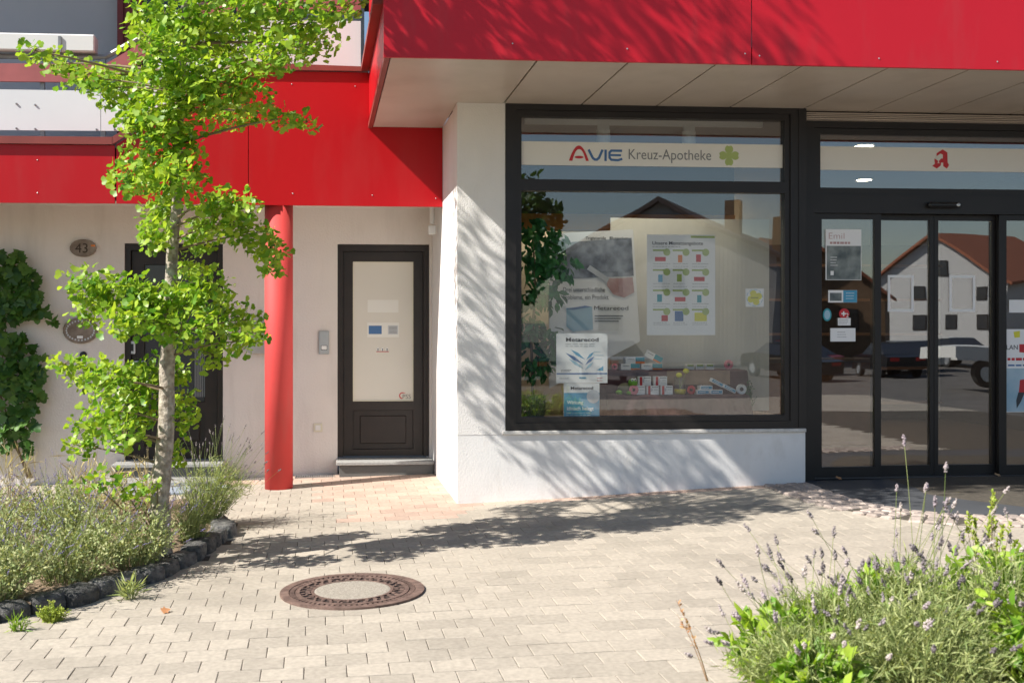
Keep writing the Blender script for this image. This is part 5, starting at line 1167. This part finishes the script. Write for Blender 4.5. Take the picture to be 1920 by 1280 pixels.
def car(label, x, y, rot, paint, L=4.4, W=1.8, Hc=1.45, van=False):
    t = thing('parked_car', label, 'car', (x, y, -.92), 'cars parked across the street'); t.rotation_euler = (0, 0, R(rot)); WL[t.name] = Vector((0, 0, 0))
    h = L / 2; prof = [(-h, .35), (-h, .75), (-h + .15, .92), (-h + .95, 1.0), (-h + 1.65, Hc), (h - 1.35, Hc), (h - .35, .98), (h, .90), (h, .35)]
    body = MB(); body.prism([(p[0], p[1] if p[1] < 1.02 else 1.0) for p in prof], -W / 2, W / 2); b_ = body.build('body', paint, t)
    cab = MB(); q = [(-h + 1.0, 1.0), (-h + 1.68, Hc), (h - 1.38, Hc), (h - .45, 1.0)]; n = len(q)
    cab.add([(p[0], -W / 2 + (.04 if p[1] < 1.1 else .22), p[1]) for p in q] + [(p[0], W / 2 - (.04 if p[1] < 1.1 else .22), p[1]) for p in q], [(0, 1, 2, 3), (7, 6, 5, 4), (0, 4, 5, 1), (1, 5, 6, 2), (2, 6, 7, 3)]); cab.build('windows', 'house_glass', t)
    MB().box(-h + 1.7, h - 1.4, -W / 2 + .22, W / 2 - .22, Hc + .001, Hc + .03).build('roof', paint, t)
    for sx in (-h + .85, h - .85):
        for sy in (-1, 1):
            wh = MB().tube([(sx, sy * (W / 2 - .2), .33), (sx, sy * (W / 2 + .01), .33)], .33, 18).build('wheel', 'tyre', t); MB().tube([(sx, sy * (W / 2 + .011), .33), (sx, sy * (W / 2 + .02), .33)], .2, 14).build('rim', 'silver', wh)
    for sy in (-1, 1): MB().box(h - .05, h + .02, sy * (W / 2 - .35) - .2, sy * (W / 2 - .35) + .2, .72, .86, .01).build('tail_light', 'tail_red', t); MB().box(-h - .02, -h + .05, sy * (W / 2 - .35) - .2, sy * (W / 2 - .35) + .2, .65, .78, .01).build('headlight', 'white_plastic', t)
for a in [('silver car parked across the street', 27, -31, 100, 'car_silver'), ('black car parked across the street', 19.5, -27, 75, 'car_dark'), ('dark red car parked across the street', 22.5, -33, 80, 'car_red'), ('white car parked behind the silver one', 31, -34, 95, 'car_white'), ('black car parked opposite the display window', 8, -26, 90, 'car_dark'), ('silver car parked opposite the display window', 12, -27, 90, 'car_silver'), ('white car at the end of the parked row', 34.5, -30, 100, 'car_white'), ('black car between the silver and the red car', 24.5, -28, 95, 'car_dark')]: car(*a)
tk_ = thing('flatbed_truck', 'white flatbed truck parked across the street', 'truck', (23.2, -18, -.16)); tk_.location.z = -.92
box('flatbed', 'car_white', tk_, 21, 25, -19, -17, .9, 1.3); MB().box(25.1, 26.8, -19, -17, .5, 2.3, .12).build('cab', 'car_white', tk_); box('windscreen', 'house_glass', tk_, 25.6, 26.4, -16.99, -16.98, 1.45, 2.05)
for x in (22, 26): MB().tube([(x, -17.2, .42), (x, -16.95, .42)], .42, 18).build('wheel', 'tyre', tk_); MB().tube([(x, -16.945, .42), (x, -16.93, .42)], .24, 14).build('rim', 'silver', tk_)
